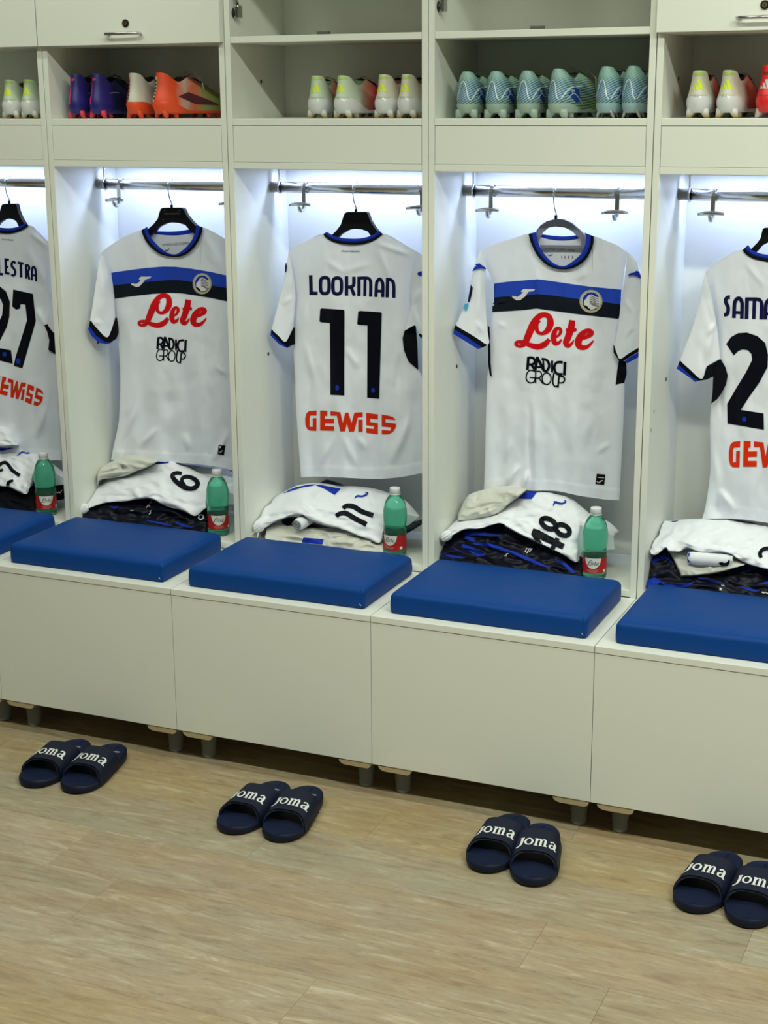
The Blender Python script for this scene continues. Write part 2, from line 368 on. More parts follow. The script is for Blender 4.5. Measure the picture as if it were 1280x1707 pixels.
for u in range(5):
    x0 = -.6+.6*u; x1 = x0+.6; g = .0012
    t = thing('locker', LN[u], 'locker', (x0+.3, .16, 0), group='row of white lockers')
    box('side_panel', x0+g, x0+TH, 0, DEP, .0, ZTOP, MEL, t)
    box('side_panel', x1-TH, x1-g, 0, DEP, .0, ZTOP, MEL, t)
    box('back_panel', x0+g, x1-g, DEP, DEP+.012, .0, ZTOP, MEL, t)
    a, b = x0+TH+.0004, x1-TH-.0004
    box('top_panel', a, b, 0, DEP, ZTOP-TH, ZTOP, MEL, t)
    box('bottom_panel', a, b, 0, DEP, H+.001, H+.019, MEL, t)
    box('plinth', a, b, .04, .056, 0, H, MEL, t)
    box('shelf', a, b, 0, DEP, ZSB, ZS, MEL, t)
    box('upper_shelf', a, b, 0.001, DEP, ZMB, ZM, MEL, t)
    box('fascia', a+.0008, b-.0008, .0012, .017, ZO+.0185, ZSB-.0012, MEL, t)
    box('compartment_top', a, b, 0, DEP, ZO, ZO+.0178, MEL, t)
    # LED profile
    box('led_profile', x0+.05, x1-.05, .224, .252, ZO-.0125, ZO, mat('aluminium', (.6, .6, .6), .35, .9), t)
    # rod with ring brackets
    tube('rod', [(x0+TH+.001, YROD, ZROD), (x1-TH-.001, YROD, ZROD)], .0155, CHROME, t, 20)
    for bx in (x0+TH+.030, x1-TH-.030):
        bm = bmesh.new(); add_box(bm, bx-.002, bx+.002, YROD-.009, YROD+.009, ZROD+.016, ZO, 0)
        br = bm_obj('rod_bracket', bm, CHROME, t)
        ring = [(bx, YROD+.0175*math.cos(q), ZROD+.0175*math.sin(q)) for q in [2*math.pi*i/20 for i in range(21)]]
        tube('ring', ring, .003, CHROME, t, 6, caps=False)
    if u in (0, 1, 4):
        d = box('flap_door', x0+.002, x1-.002, -.0195, -.0015, ZD, ZTOP-.002, MEL, t)
        if u > 0 or True:
            hx = {0: -.3, 1: .297, 4: 2.055}[u]
            P = [(hx-.050, -.02, 1.986), (hx-.056, -.036, 1.986), (hx-.05, -.043, 1.986), (hx+.05, -.043, 1.986), (hx+.056, -.036, 1.986), (hx+.050, -.02, 1.986)]
            hd = tube('handle', P, .0042, CHROME, d, 8)
            lk = [(hx+.004, -.0185, 2.014), (hx+.004, -.0225, 2.014)]
            tube('lock', lk, .0105, mat('bronze', (.05, .04, .025), .35, .8), d, 16, smooth=False)
            tube('lock_core', [(hx+.004, -.0225, 2.014), (hx+.004, -.0245, 2.014)], .0062, mat('brass_core', (.35, .27, .18), .3, .9), d, 12, smooth=False)
            bm = bmesh.new(); add_box(bm, hx+.003, hx+.005, -.0252, -.0246, 2.011, 2.017, 0); bm_obj('keyhole', bm, DARKM, d)
    if u in (2, 3):
        # raised flap
        box('flap_door', x0+.002, x1-.002, -.375, -.004, ZTOP+.004, ZTOP+.022, MEL, t)
        # flap stay on the left wall and magnet catch on the shelf
        px, py = ((394, 22), (735, 11))[u-2]; p = at_x(px-4, py, x0+TH)
        s = tube('flap_stay', [(x0+TH, p.y, p.z), (x0+TH+.008, p.y, p.z)], .014, DARKM, t, 14, smooth=False)
        box('stay_body', x0+TH+.006, x0+TH+.020, p.y-.011, p.y+.013, p.z-.014, p.z+.020, CHROME, t, bev=.003)
        tube('stay_arm', [(x0+TH+.013, p.y, p.z+.015), (x0+TH+.013, p.y-.04, p.z+.12), (x0+TH+.013, p.y-.10, p.z+.28)], .0045, CHROME, t, 8)
        px = (539, 896)[u-2]; q = at_y(px, 56 if u == 2 else 46, .02)
        box('magnet_catch', q.x-.017, q.x+.017, .012, .03, ZM-.0002, ZM+.009, mat('catch_grey', (.10, .11, .10), .4), t, bev=.002)
# plugs and peg holes on the left walls
for u, pts in ((2, [(447, 590), (435, 136)]), (3, [(761, 611)]), (4, [(1110, 632), (1131, 131)]), (1, [(163, 571)])):
    lk = [o for o in COL.objects if o.name.startswith('locker') and o.type == 'EMPTY'][u]
    for px, py in pts:
        p = at_x(px, py, -.6+.6*u+TH); disc_x('peg_hole', p, .0055, .0008, mat('hole_dark', (.03, .035, .03), .6), lk)
lk = [o for o in COL.objects if o.name.startswith('locker') and o.type == 'EMPTY'][4]
for px, py in ((1090, 686), (1085, 717)):
    p = at_x(px, py, 1.8+TH); disc_x('screw_cap', p, .006, .0006, mat('cap_grey', (.45, .48, .45), .5), lk)
# ================================================================== bench boxes with feet, cushions
D = .4016; B = .095; TL = .0171
BN = ['far left white bench box, cut by the photo edge', 'white bench box in front of the purple boots locker', 'white bench box below the number eleven shirt', 'white bench box below the teal boots locker', 'rightmost white bench box, cut by the photo edge']
for u in range(5):
    x0 = -.6+.6*u; x1 = x0+.6; g = .0013
    t = thing('bench', BN[u], 'bench', (x0+.3, -.2, 0), group='row of white bench boxes')
    box('lid', x0+g, x1-g, -D, -.002, H-TL, H, MEL, t, bev=.0010)
    box('front_panel', x0+.0008, x1-.0008, -D+.0015, -D+.0175, B, H-TL-.0018, MEL, t, bev=.0008)
    box('side_panel', x0+.0008, x0+.017, -D+.018, -.004, B, H-TL-.001, MEL, t)
    box('side_panel', x1-.017, x1-.0008, -D+.018, -.004, B, H-TL-.001, MEL, t)
    box('base_panel', x0+.0175, x1-.0175, -D+.018, -.004, B, B+.016, MEL, t)
    for sx, ax, bx in ((1, .018, .112), (-1, -.098, -.004)):
        xs = x0 if sx > 0 else x1
        for fy in (-D+.055, -.07):
            # rounded wooden bracket
            pr = []
            a_, b_ = xs+ax, xs+bx; hh = .016; r = .013
            for q in range(7): an = math.pi+q*math.pi/12; pr.append((a_+r*1.6+r*1.6*math.cos(an), B-hh+r+r*math.sin(an)))
            for q in range(7): an = 1.5*math.pi+q*math.pi/12; pr.append((b_-r+r*math.cos(an), B-hh+r+r*math.sin(an)))
            pr = [(p[0], min(p[1], B-.0002)) for p in pr]
            bm = bmesh.new(); n = len(pr); f0 = [bm.verts.new((p[0], fy-.0525 if fy < -.2 else fy-.042, p[1])) for p in pr]; f1 = [bm.verts.new((p[0], fy+.045, p[1])) for p in pr]
            bm.faces.new(f0); bm.faces.new(f1[::-1])
            for i in range(n): bm.faces.new((f0[(i+1) % n], f0[i], f1[i], f1[(i+1) % n]))
            bmesh.ops.recalc_face_normals(bm, faces=bm.faces[:]); bk = bm_obj('foot_bracket', bm, WOODB, t)
            cx = xs+(.062 if sx > 0 else -.047)
            lathe('foot', [(.0195, 0), (.0205, .003), (.0205, .010), (.0195, .0105), (.0245, .0785)], (cx, fy+.014, 0), GREYP, t, 20)
def vinyl():
    m = mat('blue_vinyl', (.003, .050, .240), .50, spec=.16); nt = m.node_tree; n = nt.nodes; l = nt.links; b = n['Principled BSDF']
    tc = n.new('ShaderNodeTexCoord'); a = n.new('ShaderNodeTexNoise'); a.inputs['Scale'].default_value = 380; a.inputs['Detail'].default_value = 2
    c = n.new('ShaderNodeTexNoise'); c.inputs['Scale'].default_value = 5; c.inputs['Detail'].default_value = 3
    b1 = n.new('ShaderNodeBump'); b1.inputs['Strength'].default_value = .12; b1.inputs['Distance'].default_value = .001
    b2 = n.new('ShaderNodeBump'); b2.inputs['Strength'].default_value = .25; b2.inputs['Distance'].default_value = .012
    l.new(tc.outputs['Object'], a.inputs['Vector']); l.new(tc.outputs['Object'], c.inputs['Vector'])
    l.new(a.outputs['Fac'], b1.inputs['Height']); l.new(c.outputs['Fac'], b2.inputs['Height']); l.new(b2.outputs['Normal'], b1.inputs['Normal']); l.new(b1.outputs['Normal'], b.inputs['Normal'])
    return m
VINYL = vinyl()
CX = [(-.564, -.034), (.037, .554), (.633, 1.166), (1.238, 1.768), (1.840, 2.366)]
CN = ['far left blue vinyl seat cushion, cut by the photo edge', 'blue vinyl seat cushion in front of the number six shorts', 'blue vinyl seat cushion in front of the number eleven shorts', 'blue vinyl seat cushion in front of the number forty-eight shorts', 'rightmost blue vinyl seat cushion, cut by the photo edge']
def cushion(u):
    x0, x1 = CX[u]; y0, y1 = -.364, -.028; z0, hgt = H, .062
    t = thing('seat_cushion', CN[u], 'cushion', ((x0+x1)/2, (y0+y1)/2, H), group='blue seat cushions')
    nx, ny = 44, 30; r = .020; rc = .012
    prof = [(0.004, 0.0), (0.0, .004), (-.001, .020), (0.000, hgt-r)]
    for q in range(1, 8):
        an = q*math.pi/16; prof.append((r-r*math.cos(an), hgt-r+r*math.sin(an)*.85))
    V = []; Fs = []
    def ring(ins, z):
        P = []; a, b, c, d = x0+ins, x1-ins, y0+ins, y1-ins; rr = max(rc, .004)
        for cx, cy, st in ((b-rr, c+rr, -.5), (b-rr, d-rr, 0), (a+rr, d-rr, .5), (a+rr, c+rr, 1)):
            for q in range(6): an = math.pi*(st+q/10); P.append((cx+rr*math.cos(an), cy+rr*math.sin(an)))
        out = []
        for i in range(len(P)):
            p, q2 = P[i], P[(i+1) % len(P)]; L = math.hypot(q2[0]-p[0], q2[1]-p[1]); k = max(1, int(L/.02)) if L > .03 else 1
            if L > .03: k = 22 if abs(q2[0]-p[0]) > abs(q2[1]-p[1]) else 14
            out += [(p[0]+(q2[0]-p[0])*j/k, p[1]+(q2[1]-p[1])*j/k, z) for j in range(k)]
        return out
    rings = [ring(i_, z0+z_) for i_, z_ in prof]
    dome = [(.05, hgt-.0005), (.08, hgt+.001), (.11, hgt+.002), (.13, hgt+.0022)]
    rings += [ring(i_, z0+z_) for i_, z_ in dome]
    n = len(rings[0]); rnd = random.Random(u)
    for k, rg in enumerate(rings):
        for p in rg:
            w = .0016*noise.noise(Vector((p[0]*14, p[1]*14, p[2]*30+u*7))) if k > 1 else 0
            V.append((p[0]+w, p[1]+w, p[2]+w*.8))
    for k in range(len(rings)-1):
        for i in range(n): Fs.append((k*n+i, k*n+(i+1) % n, (k+1)*n+(i+1) % n, (k+1)*n+i))
    Fs.append(tuple((len(rings)-1)*n+i for i in range(n))); Fs.append(tuple(range(n-1, -1, -1)))
    mesh_obj('cover', V, Fs, VINYL, t)
    # corner folds and staple at the front right
    tube('corner_fold', [(x1-.006, y0+.0015, z0+.052), (x1-.0045, y0+.001, z0+.035), (x1-.004, y0+.001, z0+.018), (x1-.003, y0+.0015, z0+.002)], [.0012, .0018, .0016, .001], VINYL, t, 6)
    tube('corner_fold', [(x1-.012, y0+.003, z0+.056), (x1-.004, y0+.0025, z0+.045), (x1-.0015, y0+.006, z0+.036)], [.001, .0016, .001], VINYL, t, 6)
    tube('staple', [(x1-.014, y0-.001, z0+.016), (x1-.010, y0-.0015, z0+.014), (x1-.008, y0-.001, z0+.011)], .0011, CHROME, t, 6)
for u in range(5): cushion(u)
# ================================================================== jerseys and hangers
C1, C2, C3, C4 = crop(140, 330, 4.923), crop(140, 540, 4.923), crop(440, 330, 4.741), crop(440, 560, 4.741)
C5, C6, C7, C8 = crop(740, 350, 3.765), crop(740, 590, 3.765), crop(1110, 380, 3.412), crop(0, 320, 3.555)
def folds_disp(px, py, folds):
    d = np.zeros_like(px)
    for x0, y0, x1, y1, w, a in folds:
        vx, vy = x1-x0, y1-y0; L2 = vx*vx+vy*vy; t = ((px-x0)*vx+(py-y0)*vy)/L2; tc = np.clip(t, 0, 1)
        dx, dy = px-(x0+vx*t), py-(y0+vy*t); env = np.clip(np.cos(np.pi*np.clip(t-.5, -.62, .62)/1.24), 0, 1)**1.5
        d += a*np.exp(-(dx*dx+dy*dy)/(w*w))*env
    return d
def grid_faces(nu, nv, b=0, flip=False):
    F_ = []
    for j in range(nv-1):
        for i in range(nu-1):
            q = (b+j*nu+i, b+j*nu+i+1, b+(j+1)*nu+i+1, b+(j+1)*nu+i); F_.append(q[::-1] if not flip else q)
    return F_
def torso(parent, left, right, front_top, back_top, bottom, yb, bulge, folds, seed, ph=0.0):
    """returns front sheet object (towards the room) and back sheet"""
    nu, nv = 84, 150
    P = coons(withy(front_top, yb), withy(bottom, yb), withy(left, yb), withy(right, yb), nu, nv)
    s = np.linspace(0, 1, nu)[None, :]; t = np.linspace(0, 1, nv)[:, None]
    prof = (np.sin(np.pi*s)**.55)*(.35+.65*np.clip(t*4, 0, 1))
    px, py = P[..., 0], P[..., 1]
    und = .0035*np.sin(px*.075+ph+py*.004)*np.clip((t-.25)*2.2, 0, 1)+.0022*np.sin(px*.17-py*.012+ph*2.3)*np.clip((t-.35)*2, 0, 1)
    nz = np.array([[noise.noise(Vector((a*.035, b*.018, seed*3.1)))*.0035+noise.noise(Vector((a*.09, b*.05, seed)))*.0012 for a, b in zip(ra, rb)] for ra, rb in zip(px, py)])
    edge = np.clip(np.minimum(s, 1-s)*10, 0, 1)
    hem = -.0012*((t > .955)*1.0)
    Y = P[..., 2]-bulge*prof-(1.5*folds_disp(px, py, folds)+1.3*und+1.4*nz)*edge+hem
    W = clampx(unproj(px, py, Y).reshape(-1, 3))
    f = mesh_obj('front_sheet', W, grid_faces(nu, nv), CLOTH, parent)
    P2 = coons(withy(back_top, yb), withy(bottom, yb), withy(left, yb), withy(right, yb), 40, 60)
    s = np.linspace(0, 1, 40)[None, :]; t2 = np.linspace(0, 1, 60)[:, None]
    Y2 = P2[..., 2]+.028*np.sin(np.pi*s)**.6*(.4+.6*np.clip(t2*4, 0, 1))
    b = mesh_obj('back_sheet', clampx(unproj(P2[..., 0], P2[..., 1], Y2).reshape(-1, 3)), grid_faces(40, 60, 0, True), CLOTH, parent)
    return f, b
def sleeve(parent, seam, outer, cuff, yf, folds=(), bl=.012, seed=1, name='sleeve'):
    """seam and outer start at the shoulder; cuff runs from the outer edge to the seam end"""
    nu, nv = 34, 60
    top = [seam[0], seam[0]]; top = [(seam[0][0], seam[0][1]), (seam[0][0]+.4, seam[0][1])]
    sgn = 1 if outer[-1][0] < seam[-1][0] else -1
    L, Rr = (outer, seam) if sgn > 0 else (seam, outer); bot = cuff if sgn > 0 else cuff[::-1]
    P = coons(withy(top, 0), withy(bot, 0), withy(L, 0), withy(Rr, 0), nu, nv); px, py = P[..., 0], P[..., 1]
    s = np.linspace(0, 1, nu)[None, :]; t = np.linspace(0, 1, nv)[:, None]
    base = np.vectorize(yf)(px, py)
    nz = np.array([[noise.noise(Vector((a*.06, b*.04, seed*5.7)))*.0035 for a, b in zip(ra, rb)] for ra, rb in zip(px, py)])
    bump = bl*np.sin(np.pi*s)**.6*np.clip(t*3, 0, 1)
    A = unproj(px, py, base-bump-nz*np.sin(np.pi*s)-folds_disp(px, py, folds)).reshape(-1, 3)
    Bk = unproj(px, py, base+bump*.7+.002).reshape(-1, 3); n = nu*nv
    Fs = grid_faces(nu, nv)+grid_faces(nu, nv, n, True)
    for j in range(nv-1):
        for i, fl_ in ((0, 0), (nu-1, 1)):
            q = (j*nu+i, (j+1)*nu+i, n+(j+1)*nu+i, n+j*nu+i); Fs.append(q if not fl_ else q[::-1])
    return mesh_obj(name, clampx(np.r_[A, Bk], .003), Fs, CLOTH, parent)
def band_strip(name, A, Bc, yf, m, parent, n=60, th=.003, lift=0):
    """ribbon between two px curves, laid at depth yf(px,py), with a little thickness"""
    a, b = resample(A, n), resample(Bc, n); k = 5; V = []
    for lay in (0, 1):
        for i in range(n):
            for j in range(k):
                u = j/(k-1); p = a[i]*(1-u)+b[i]*u; y = yf(p[0], p[1]) if callable(yf) else yf
                V.append(at_y(p[0], p[1], y-lift-(.0022*math.sin(math.pi*u) if lay == 0 else -th)))
    Fs = []
    for i in range(n-1):
        for j in range(k-1):
            q = (i*k+j, i*k+j+1, (i+1)*k+j+1, (i+1)*k+j); Fs.append(q); Fs.append(tuple(n*k+x for x in q[::-1]))
        for j in (0, k-1): Fs.append((i*k+j, (i+1)*k+j, n*k+(i+1)*k+j, n*k+i*k+j))
    return mesh_obj(name, V, Fs, m, parent)
def lerp_y(pts):
    xs = [p[0] for p in pts]; ys = [p[1] for p in pts]
    return lambda px, py: float(np.interp(px, xs, ys))
def mid(a, b, u): return [(p[0]*(1-u)+q[0]*u, p[1]*(1-u)+q[1]*u) for p, q in zip(resample(a, 24), resample(b, 24))]
def surf_y(surf, base):
    def f(px, py):
        d = Vector(rays(px, py)).normalized(); l, n, i, ds = surf.bvh.ray_cast(Vector(CAM), d)
        return l.y if l else base
    return f
# --- shared print shapes, traced on one shirt and carried to the others
GEW = [C4(p) for p in (
 [(415, 590), (355, 594), (335, 612), (325, 655), (327, 700), (340, 735), (360, 748), (414, 750), (414, 650), (385, 650), (385, 718), (360, 718), (360, 640), (367, 628), (415, 628)],
 [(443, 590), (500, 592), (500, 632), (482, 632), (482, 655), (553, 655), (553, 690), (482, 690), (482, 712), (553, 714), (553, 750), (443, 747)],
 [(525, 595), (603, 603), (622, 690), (642, 606), (666, 606), (692, 690), (714, 606), (780, 603), (780, 642), (742, 642), (712, 757), (672, 757), (655, 690), (640, 755), (602, 755), (575, 630), (527, 630)],
 [(745, 662), (780, 662), (780, 758), (745, 758)],
 [(807, 608), (900, 620), (900, 660), (840, 652), (840, 680), (900, 690), (900, 778), (807, 765), (807, 728), (868, 735), (868, 712), (807, 706)],
 [(930, 622), (985, 630), (1020, 642), (1042, 665), (960, 656), (960, 684), (1043, 692), (1040, 725), (1020, 758), (985, 778), (930, 778), (930, 742), (1000, 748), (1005, 722), (930, 716)])]
LETE = [(C1(p), 's') for p in (
 [(690, 985, 24), (660, 1022, 36), (610, 1045, 36), (555, 1036, 30), (500, 1014, 24), (458, 1016, 20), (452, 1034, 20), (480, 1046, 22), (515, 1020, 36), (545, 950, 44), (578, 870, 44), (618, 815, 36), (660, 800, 32), (692, 820, 36), (698, 870, 42), (678, 918, 36), (645, 942, 24), (612, 936, 22), (599, 905, 26), (606, 868, 18), (628, 850, 8)],
 [(722, 972, 12), (755, 955, 16), (772, 925, 22), (765, 902, 20), (742, 905, 24), (726, 935, 32), (720, 978, 36), (732, 1014, 30), (760, 1008, 20), (776, 982, 8)],
 [(855, 835, 40), (845, 900, 44), (822, 970, 42), (808, 1008, 38), (824, 1030, 28), (852, 1010, 16), (864, 984, 6)],
 [(808, 910, 20), (850, 912, 24), (885, 904, 18)],
 [(908, 976, 14), (950, 962, 22), (988, 932, 34), (980, 912, 28), (950, 916, 30), (915, 952, 42), (896, 1000, 44), (908, 1034, 36), (950, 1038, 26), (985, 1010, 16), (1004, 984, 8)])]
RAD = [(C6(p), m_) for p, m_ in (
 ([(530, 18, 15), (523, 100, 15)], 'l'), ([(528, 24, 13), (556, 24, 13), (570, 44, 14), (558, 64, 13), (528, 66, 12)], 's'), ([(546, 64, 14), (574, 105, 14)], 'l'),
 ([(586, 18, 15), (572, 102, 15)], 'l'), ([(584, 20, 15), (628, 106, 15)], 'l'), ([(580, 80, 10), (612, 84, 10)], 'l'),
 ([(612, 30, 12), (646, 40, 13), (660, 74, 14), (646, 104, 13), (622, 104, 12)], 's'), ([(622, 30, 10), (626, 104, 10)], 'l'), ([(678, 42, 12), (678, 116, 12)], 'l'),
 ([(745, 52, 14), (708, 54, 13), (692, 84, 14), (706, 122, 13), (744, 128, 14)], 's'), ([(759, 50, 15), (755, 134, 15)], 'l'),
 ([(572, 110, 6), (540, 102, 7), (519, 126, 7), (517, 160, 7), (536, 180, 7), (564, 176, 7), (571, 150, 6)], 's'), ([(536, 147, 6), (573, 150, 6)], 'l'),
 ([(575, 108, 7), (575, 184, 7)], 'l'), ([(575, 110, 7), (602, 110, 7), (612, 130, 7), (598, 150, 7), (575, 151, 6)], 's'), ([(596, 150, 7), (622, 188, 7)], 'l'),
 ([(644+28*math.cos(a), 155+37*math.sin(a), 7) for a in [math.pi*2*i/12 for i in range(12)]], 'c'),
 ([(690, 118, 8), (683, 176, 8), (694, 202, 8), (712, 200, 8), (719, 182, 8), (721, 138, 8)], 's'), ([(722, 138, 9), (715, 212, 9)], 'l'), ([(720, 140, 8), (746, 142, 8), (757, 160, 8), (745, 180, 8), (718, 180, 7)], 's'))]
KR = crop(960, 475, 25.6)
CREST = dict(ring=KR(ellipse(640, 700, 490, 490, 30)), white=KR(ellipse(650, 695, 405, 405, 30)), blue=KR(ellipse(650, 695, 380, 385, 30)),
 black=KR([(650+385*math.cos(a), 695+385*math.sin(a)) for a in [math.radians(12+q*13.6) for q in range(12)]]),
 head=KR([(620, 400), (700, 420), (780, 470), (870, 515), (990, 525), (1030, 600), (1040, 700), (1030, 800), (990, 890), (900, 960), (780, 1030), (680, 1050), (590, 1050), (540, 990), (490, 920), (430, 880), (330, 850), (340, 730), (345, 660), (400, 620), (450, 550), (520, 450)]),
 waves=[(KR([(580, 470+o, 20), (680, 480+o*1.02, 26), (780, 540+o, 26), (880, 575+o, 26), (980, 560+o*.98, 14)]), 's') for o in (0, 75, 150, 225, 290, 340)])
def crest(parent, surf, f):
    r = decal_polys('crest', [f(CREST['ring'])], surf, GOLDP, parent, .0022, label='round club crest with a white profile head')
    decal_polys('crest_white', [f(CREST['white'])], surf, WHITEPR, r, .0030)
    decal_polys('crest_blue', [f(CREST['blue'])], surf, BLUE, r, .0036)
    decal_polys('crest_black', [f(CREST['black'])], surf, NAVYB, r, .0041)
    decal_polys('crest_head', [f(CREST['head'])], surf, WHITEPR, r, .0047)
    decal_strokes('crest_waves', [(f(p), m_) for p, m_ in CREST['waves']], surf, NAVYB, r, .0053, .8)
ident = lambda p: p
JOMA3 = C5([(485, 506), (500, 497), (572, 497), (562, 509), (530, 514), (510, 542), (480, 565), (455, 568), (428, 550), (428, 538), (462, 545), (480, 532), (498, 516), (485, 516)])
def wave_mark(x0, y0, s):   # small wavy maker's mark
    return [([(x0, y0, 1.2*s), (x0+3*s, y0-1.5*s, 2*s), (x0+7*s, y0-.5*s, 2*s), (x0+10*s, y0-3*s, 1.4*s)], 's')]
def shirt(label, loc): return thing('football_shirt', label, 'shirt', loc, group='white shirts on hangers')
YB = .200
# ---------- shirt with the number 11
t = shirt('white football shirt seen from the back, name LOOKMAN and number eleven', (.89, YB, .7))
cl = C3([(468, 285), (490, 315), (540, 345), (600, 362), (680, 370), (760, 368), (830, 352), (890, 325), (940, 285)])
ci = C3([(497, 268), (540, 293), (600, 313), (680, 321), (760, 319), (830, 304), (880, 279), (907, 260)])
lf = C3([(195, 420), (215, 520), (235, 650), (245, 780), (240, 900), (232, 1040)])+C4([(230, 80), (238, 200), (248, 330), (250, 500), (265, 750), (280, 950), (292, 1115)])
rt = C3([(1235, 440), (1200, 500), (1175, 600), (1165, 720), (1165, 830), (1190, 1000)])+C4([(1215, 150), (1228, 270), (1270, 400), (1290, 700), (1300, 1070)])
tp = C3([(195, 420), (240, 390), (350, 335), (430, 305)])+cl+C3([(1020, 325), (1130, 380), (1235, 440)])
bt = C4([(292, 1115), (450, 1112), (600, 1118), (800, 1128), (950, 1128), (1100, 1112), (1240, 1085), (1300, 1070)])
bk = C3([(195, 420), (350, 335), (468, 287), (560, 420), (700, 480), (840, 420), (940, 285), (1130, 380), (1235, 440)])
fo = [(*C3([(500, 640-140)])[0], *C3([(620, 585)])[0], 5, .004), (*C3([(620, 585)])[0], *C3([(830, 520)])[0], 5, .004), (*C3([(870, 350)])[0], *C3([(1180, 460)])[0], 4, .005), (*C3([(900, 400)])[0], *C3([(1000, 650)])[0], 6, .004),
      (*C4([(1140, 650)])[0], *C4([(1030, 980)])[0], 7, .010), (*C4([(1070, 150)])[0], *C4([(1060, 430)])[0], 7, -.006), (*C4([(560, 790)])[0], *C4([(420, 1040)])[0], 6, .005), (*C4([(620, 790)])[0], *C4([(730, 1030)])[0], 6, .005), (*C4([(740, 790)])[0], *C4([(800, 900)])[0], 5, .004), (*C4([(330, 60)])[0], *C4([(400, 380)])[0], 5, .004), (*C4([(650, 100)])[0], *C4([(740, 250)])[0], 5, .004), (*C3([(330, 800)])[0], *C3([(300, 1100)])[0], 6, .005)]
f11, b11 = torso(t, lf, rt, tp, bk, bt, YB, .030, fo, 2, .6)
S = Surf([f11]); sy = surf_y(S, YB-.012)
band_strip('collar', cl, mid(cl, ci, .45), lambda a, b: YB-.014, BLACKF, t)
band_strip('collar_top', mid(cl, ci, .42), ci, lambda a, b: YB-.015, BLUE, t)
yl = lerp_y([(448, .162), (492, .186)])
sleeve(t, C3([(195, 420), (215, 520), (238, 650), (250, 780), (242, 900), (230, 1025)]), C3([(195, 420), (172, 560), (142, 720), (100, 880), (58, 1040)]), C3([(58, 1040), (110, 1085), (165, 1138), (200, 1090), (230, 1025)]), yl, [(*C3([(230, 780)])[0], *C3([(150, 840)])[0], 4, .004), (*C3([(225, 900)])[0], *C3([(215, 1060)])[0], 4, .006)], seed=3)
poly_solid('cuff', C3([(58, 1040), (110, 1085), (165, 1138), (182, 1178), (115, 1130), (54, 1062)]), lambda a, b: yl(a, b)-.006, .012, BLACKF, t)
poly_solid('cuff_edge', C3([(54, 1062), (115, 1130), (182, 1178), (205, 1176), (180, 1186), (120, 1158), (50, 1086)]), lambda a, b: yl(a, b)-.006, .012, BLUE, t)
poly_solid('underarm_panel', C3([(165, 1138), (200, 1090), (232, 1025), (231, 1160), (182, 1178)]), lambda a, b: yl(a, b)-.002, .010, BLACKF, t)
yr = lerp_y([(672, .180), (712, .150)])
sleeve(t, C3([(1235, 440), (1195, 510), (1165, 620), (1158, 740), (1165, 840), (1140, 930), (1110, 1050)]), C3([(1235, 440), (1300, 520), (1340, 700), (1350, 900), (1340, 1060)]), C3([(1340, 1060), (1240, 1078), (1195, 1008), (1160, 1020), (1110, 1050)]), yr, [(*C3([(1165, 840)])[0], *C3([(1235, 1060)])[0], 4, .006), (*C3([(1240, 720)])[0], *C3([(1165, 840)])[0], 6, .005)], seed=4)
poly_solid('underarm_panel', C3([(1110, 1050), (1160, 1020), (1195, 1005), (1208, 1150), (1215, 1355), (1185, 1330), (1140, 1290), (1105, 1200), (1095, 1110)]), lambda a, b: sy(a, b)-.004, .004, BLACKF, t)
poly_solid('cuff', C3([(1222, 1076), (1340, 1060), (1340, 1100), (1235, 1104)]), lambda a, b: yr(a, b)-.002, .012, BLACKF, t)
poly_solid('sleeve_mark', C3([(1208, 600), (1225, 582), (1262, 578), (1262, 608), (1225, 616)]), lambda a, b: yr(a, b)-.0165, .002, BLUE, t)
poly_solid('sleeve_badge', C3([(166, 540), (172, 512), (178, 545), (174, 590), (166, 585)]), lambda a, b: yl(a, b)-.006, .003, NAVY, t)
nm = [(C3(p), m_) for p, m_ in (
 ([(368, 610, 25), (372, 753, 25), (424, 755, 25)], 'l'),
 ([(480+33*c_, 692+64*s_, 25) for c_, s_ in ((0, -1), (.75, -.86), (1, -.45), (1, .45), (.75, .86), (0, 1), (-.75, .86), (-1, .45), (-1, -.45), (-.75, -.86))], 'c'),
 ([(578+33*c_, 695+64*s_, 25) for c_, s_ in ((0, -1), (.75, -.86), (1, -.45), (1, .45), (.75, .86), (0, 1), (-.75, .86), (-1, .45), (-1, -.45), (-.75, -.86))], 'c'),
 ([(652, 618, 25), (652, 772, 25)], 'l'), ([(655, 704, 22), (690, 703, 24), (706, 690, 24), (710, 668, 25), (710, 622, 25)], 's'), ([(686, 700, 24), (714, 772, 24)], 'l'),
 ([(750, 622, 24), (750, 775, 24)], 'l'), ([(740, 634, 22), (810, 632, 22), (836, 645, 23), (843, 680, 24), (842, 780, 24)], 's'), ([(798, 640, 22), (796, 775, 22)], 'l'),
 ([(884, 782, 24), (888, 690, 24), (894, 660, 24), (914, 640, 24), (932, 660, 24), (939, 690, 24), (938, 784, 24)], 's'), ([(888, 735, 20), (938, 737, 20)], 'l'),
 ([(976, 632, 24), (973, 786, 24)], 'l'), ([(966, 642, 22), (998, 645, 22), (1018, 662, 24), (1026, 700, 24), (1026, 790, 24)], 's'))]
decal_strokes('name_lettering', nm, S, NAVY, t, wide=1.10)
dg = [C3([(452, 872), (628, 883), (636, 892)])+C4([(634, 471), (525, 465)])+C3([(520, 988), (448, 982), (438, 972), (443, 882)]), C3([(758, 892), (922, 903), (931, 912)])+C4([(910, 497), (815, 487)])+C3([(817, 1008), (745, 1002), (736, 994), (744, 900)])]
decal_polys('number', dg, S, NAVYB, t, .0014)
decal_polys('number_badge', [C4(ellipse(578, 410, 16, 22, 12)), C4(ellipse(862, 430, 15, 20, 12))], S, BLUE, t, .0024)
decal_polys('sponsor_print', GEW, S, ORAP, t)
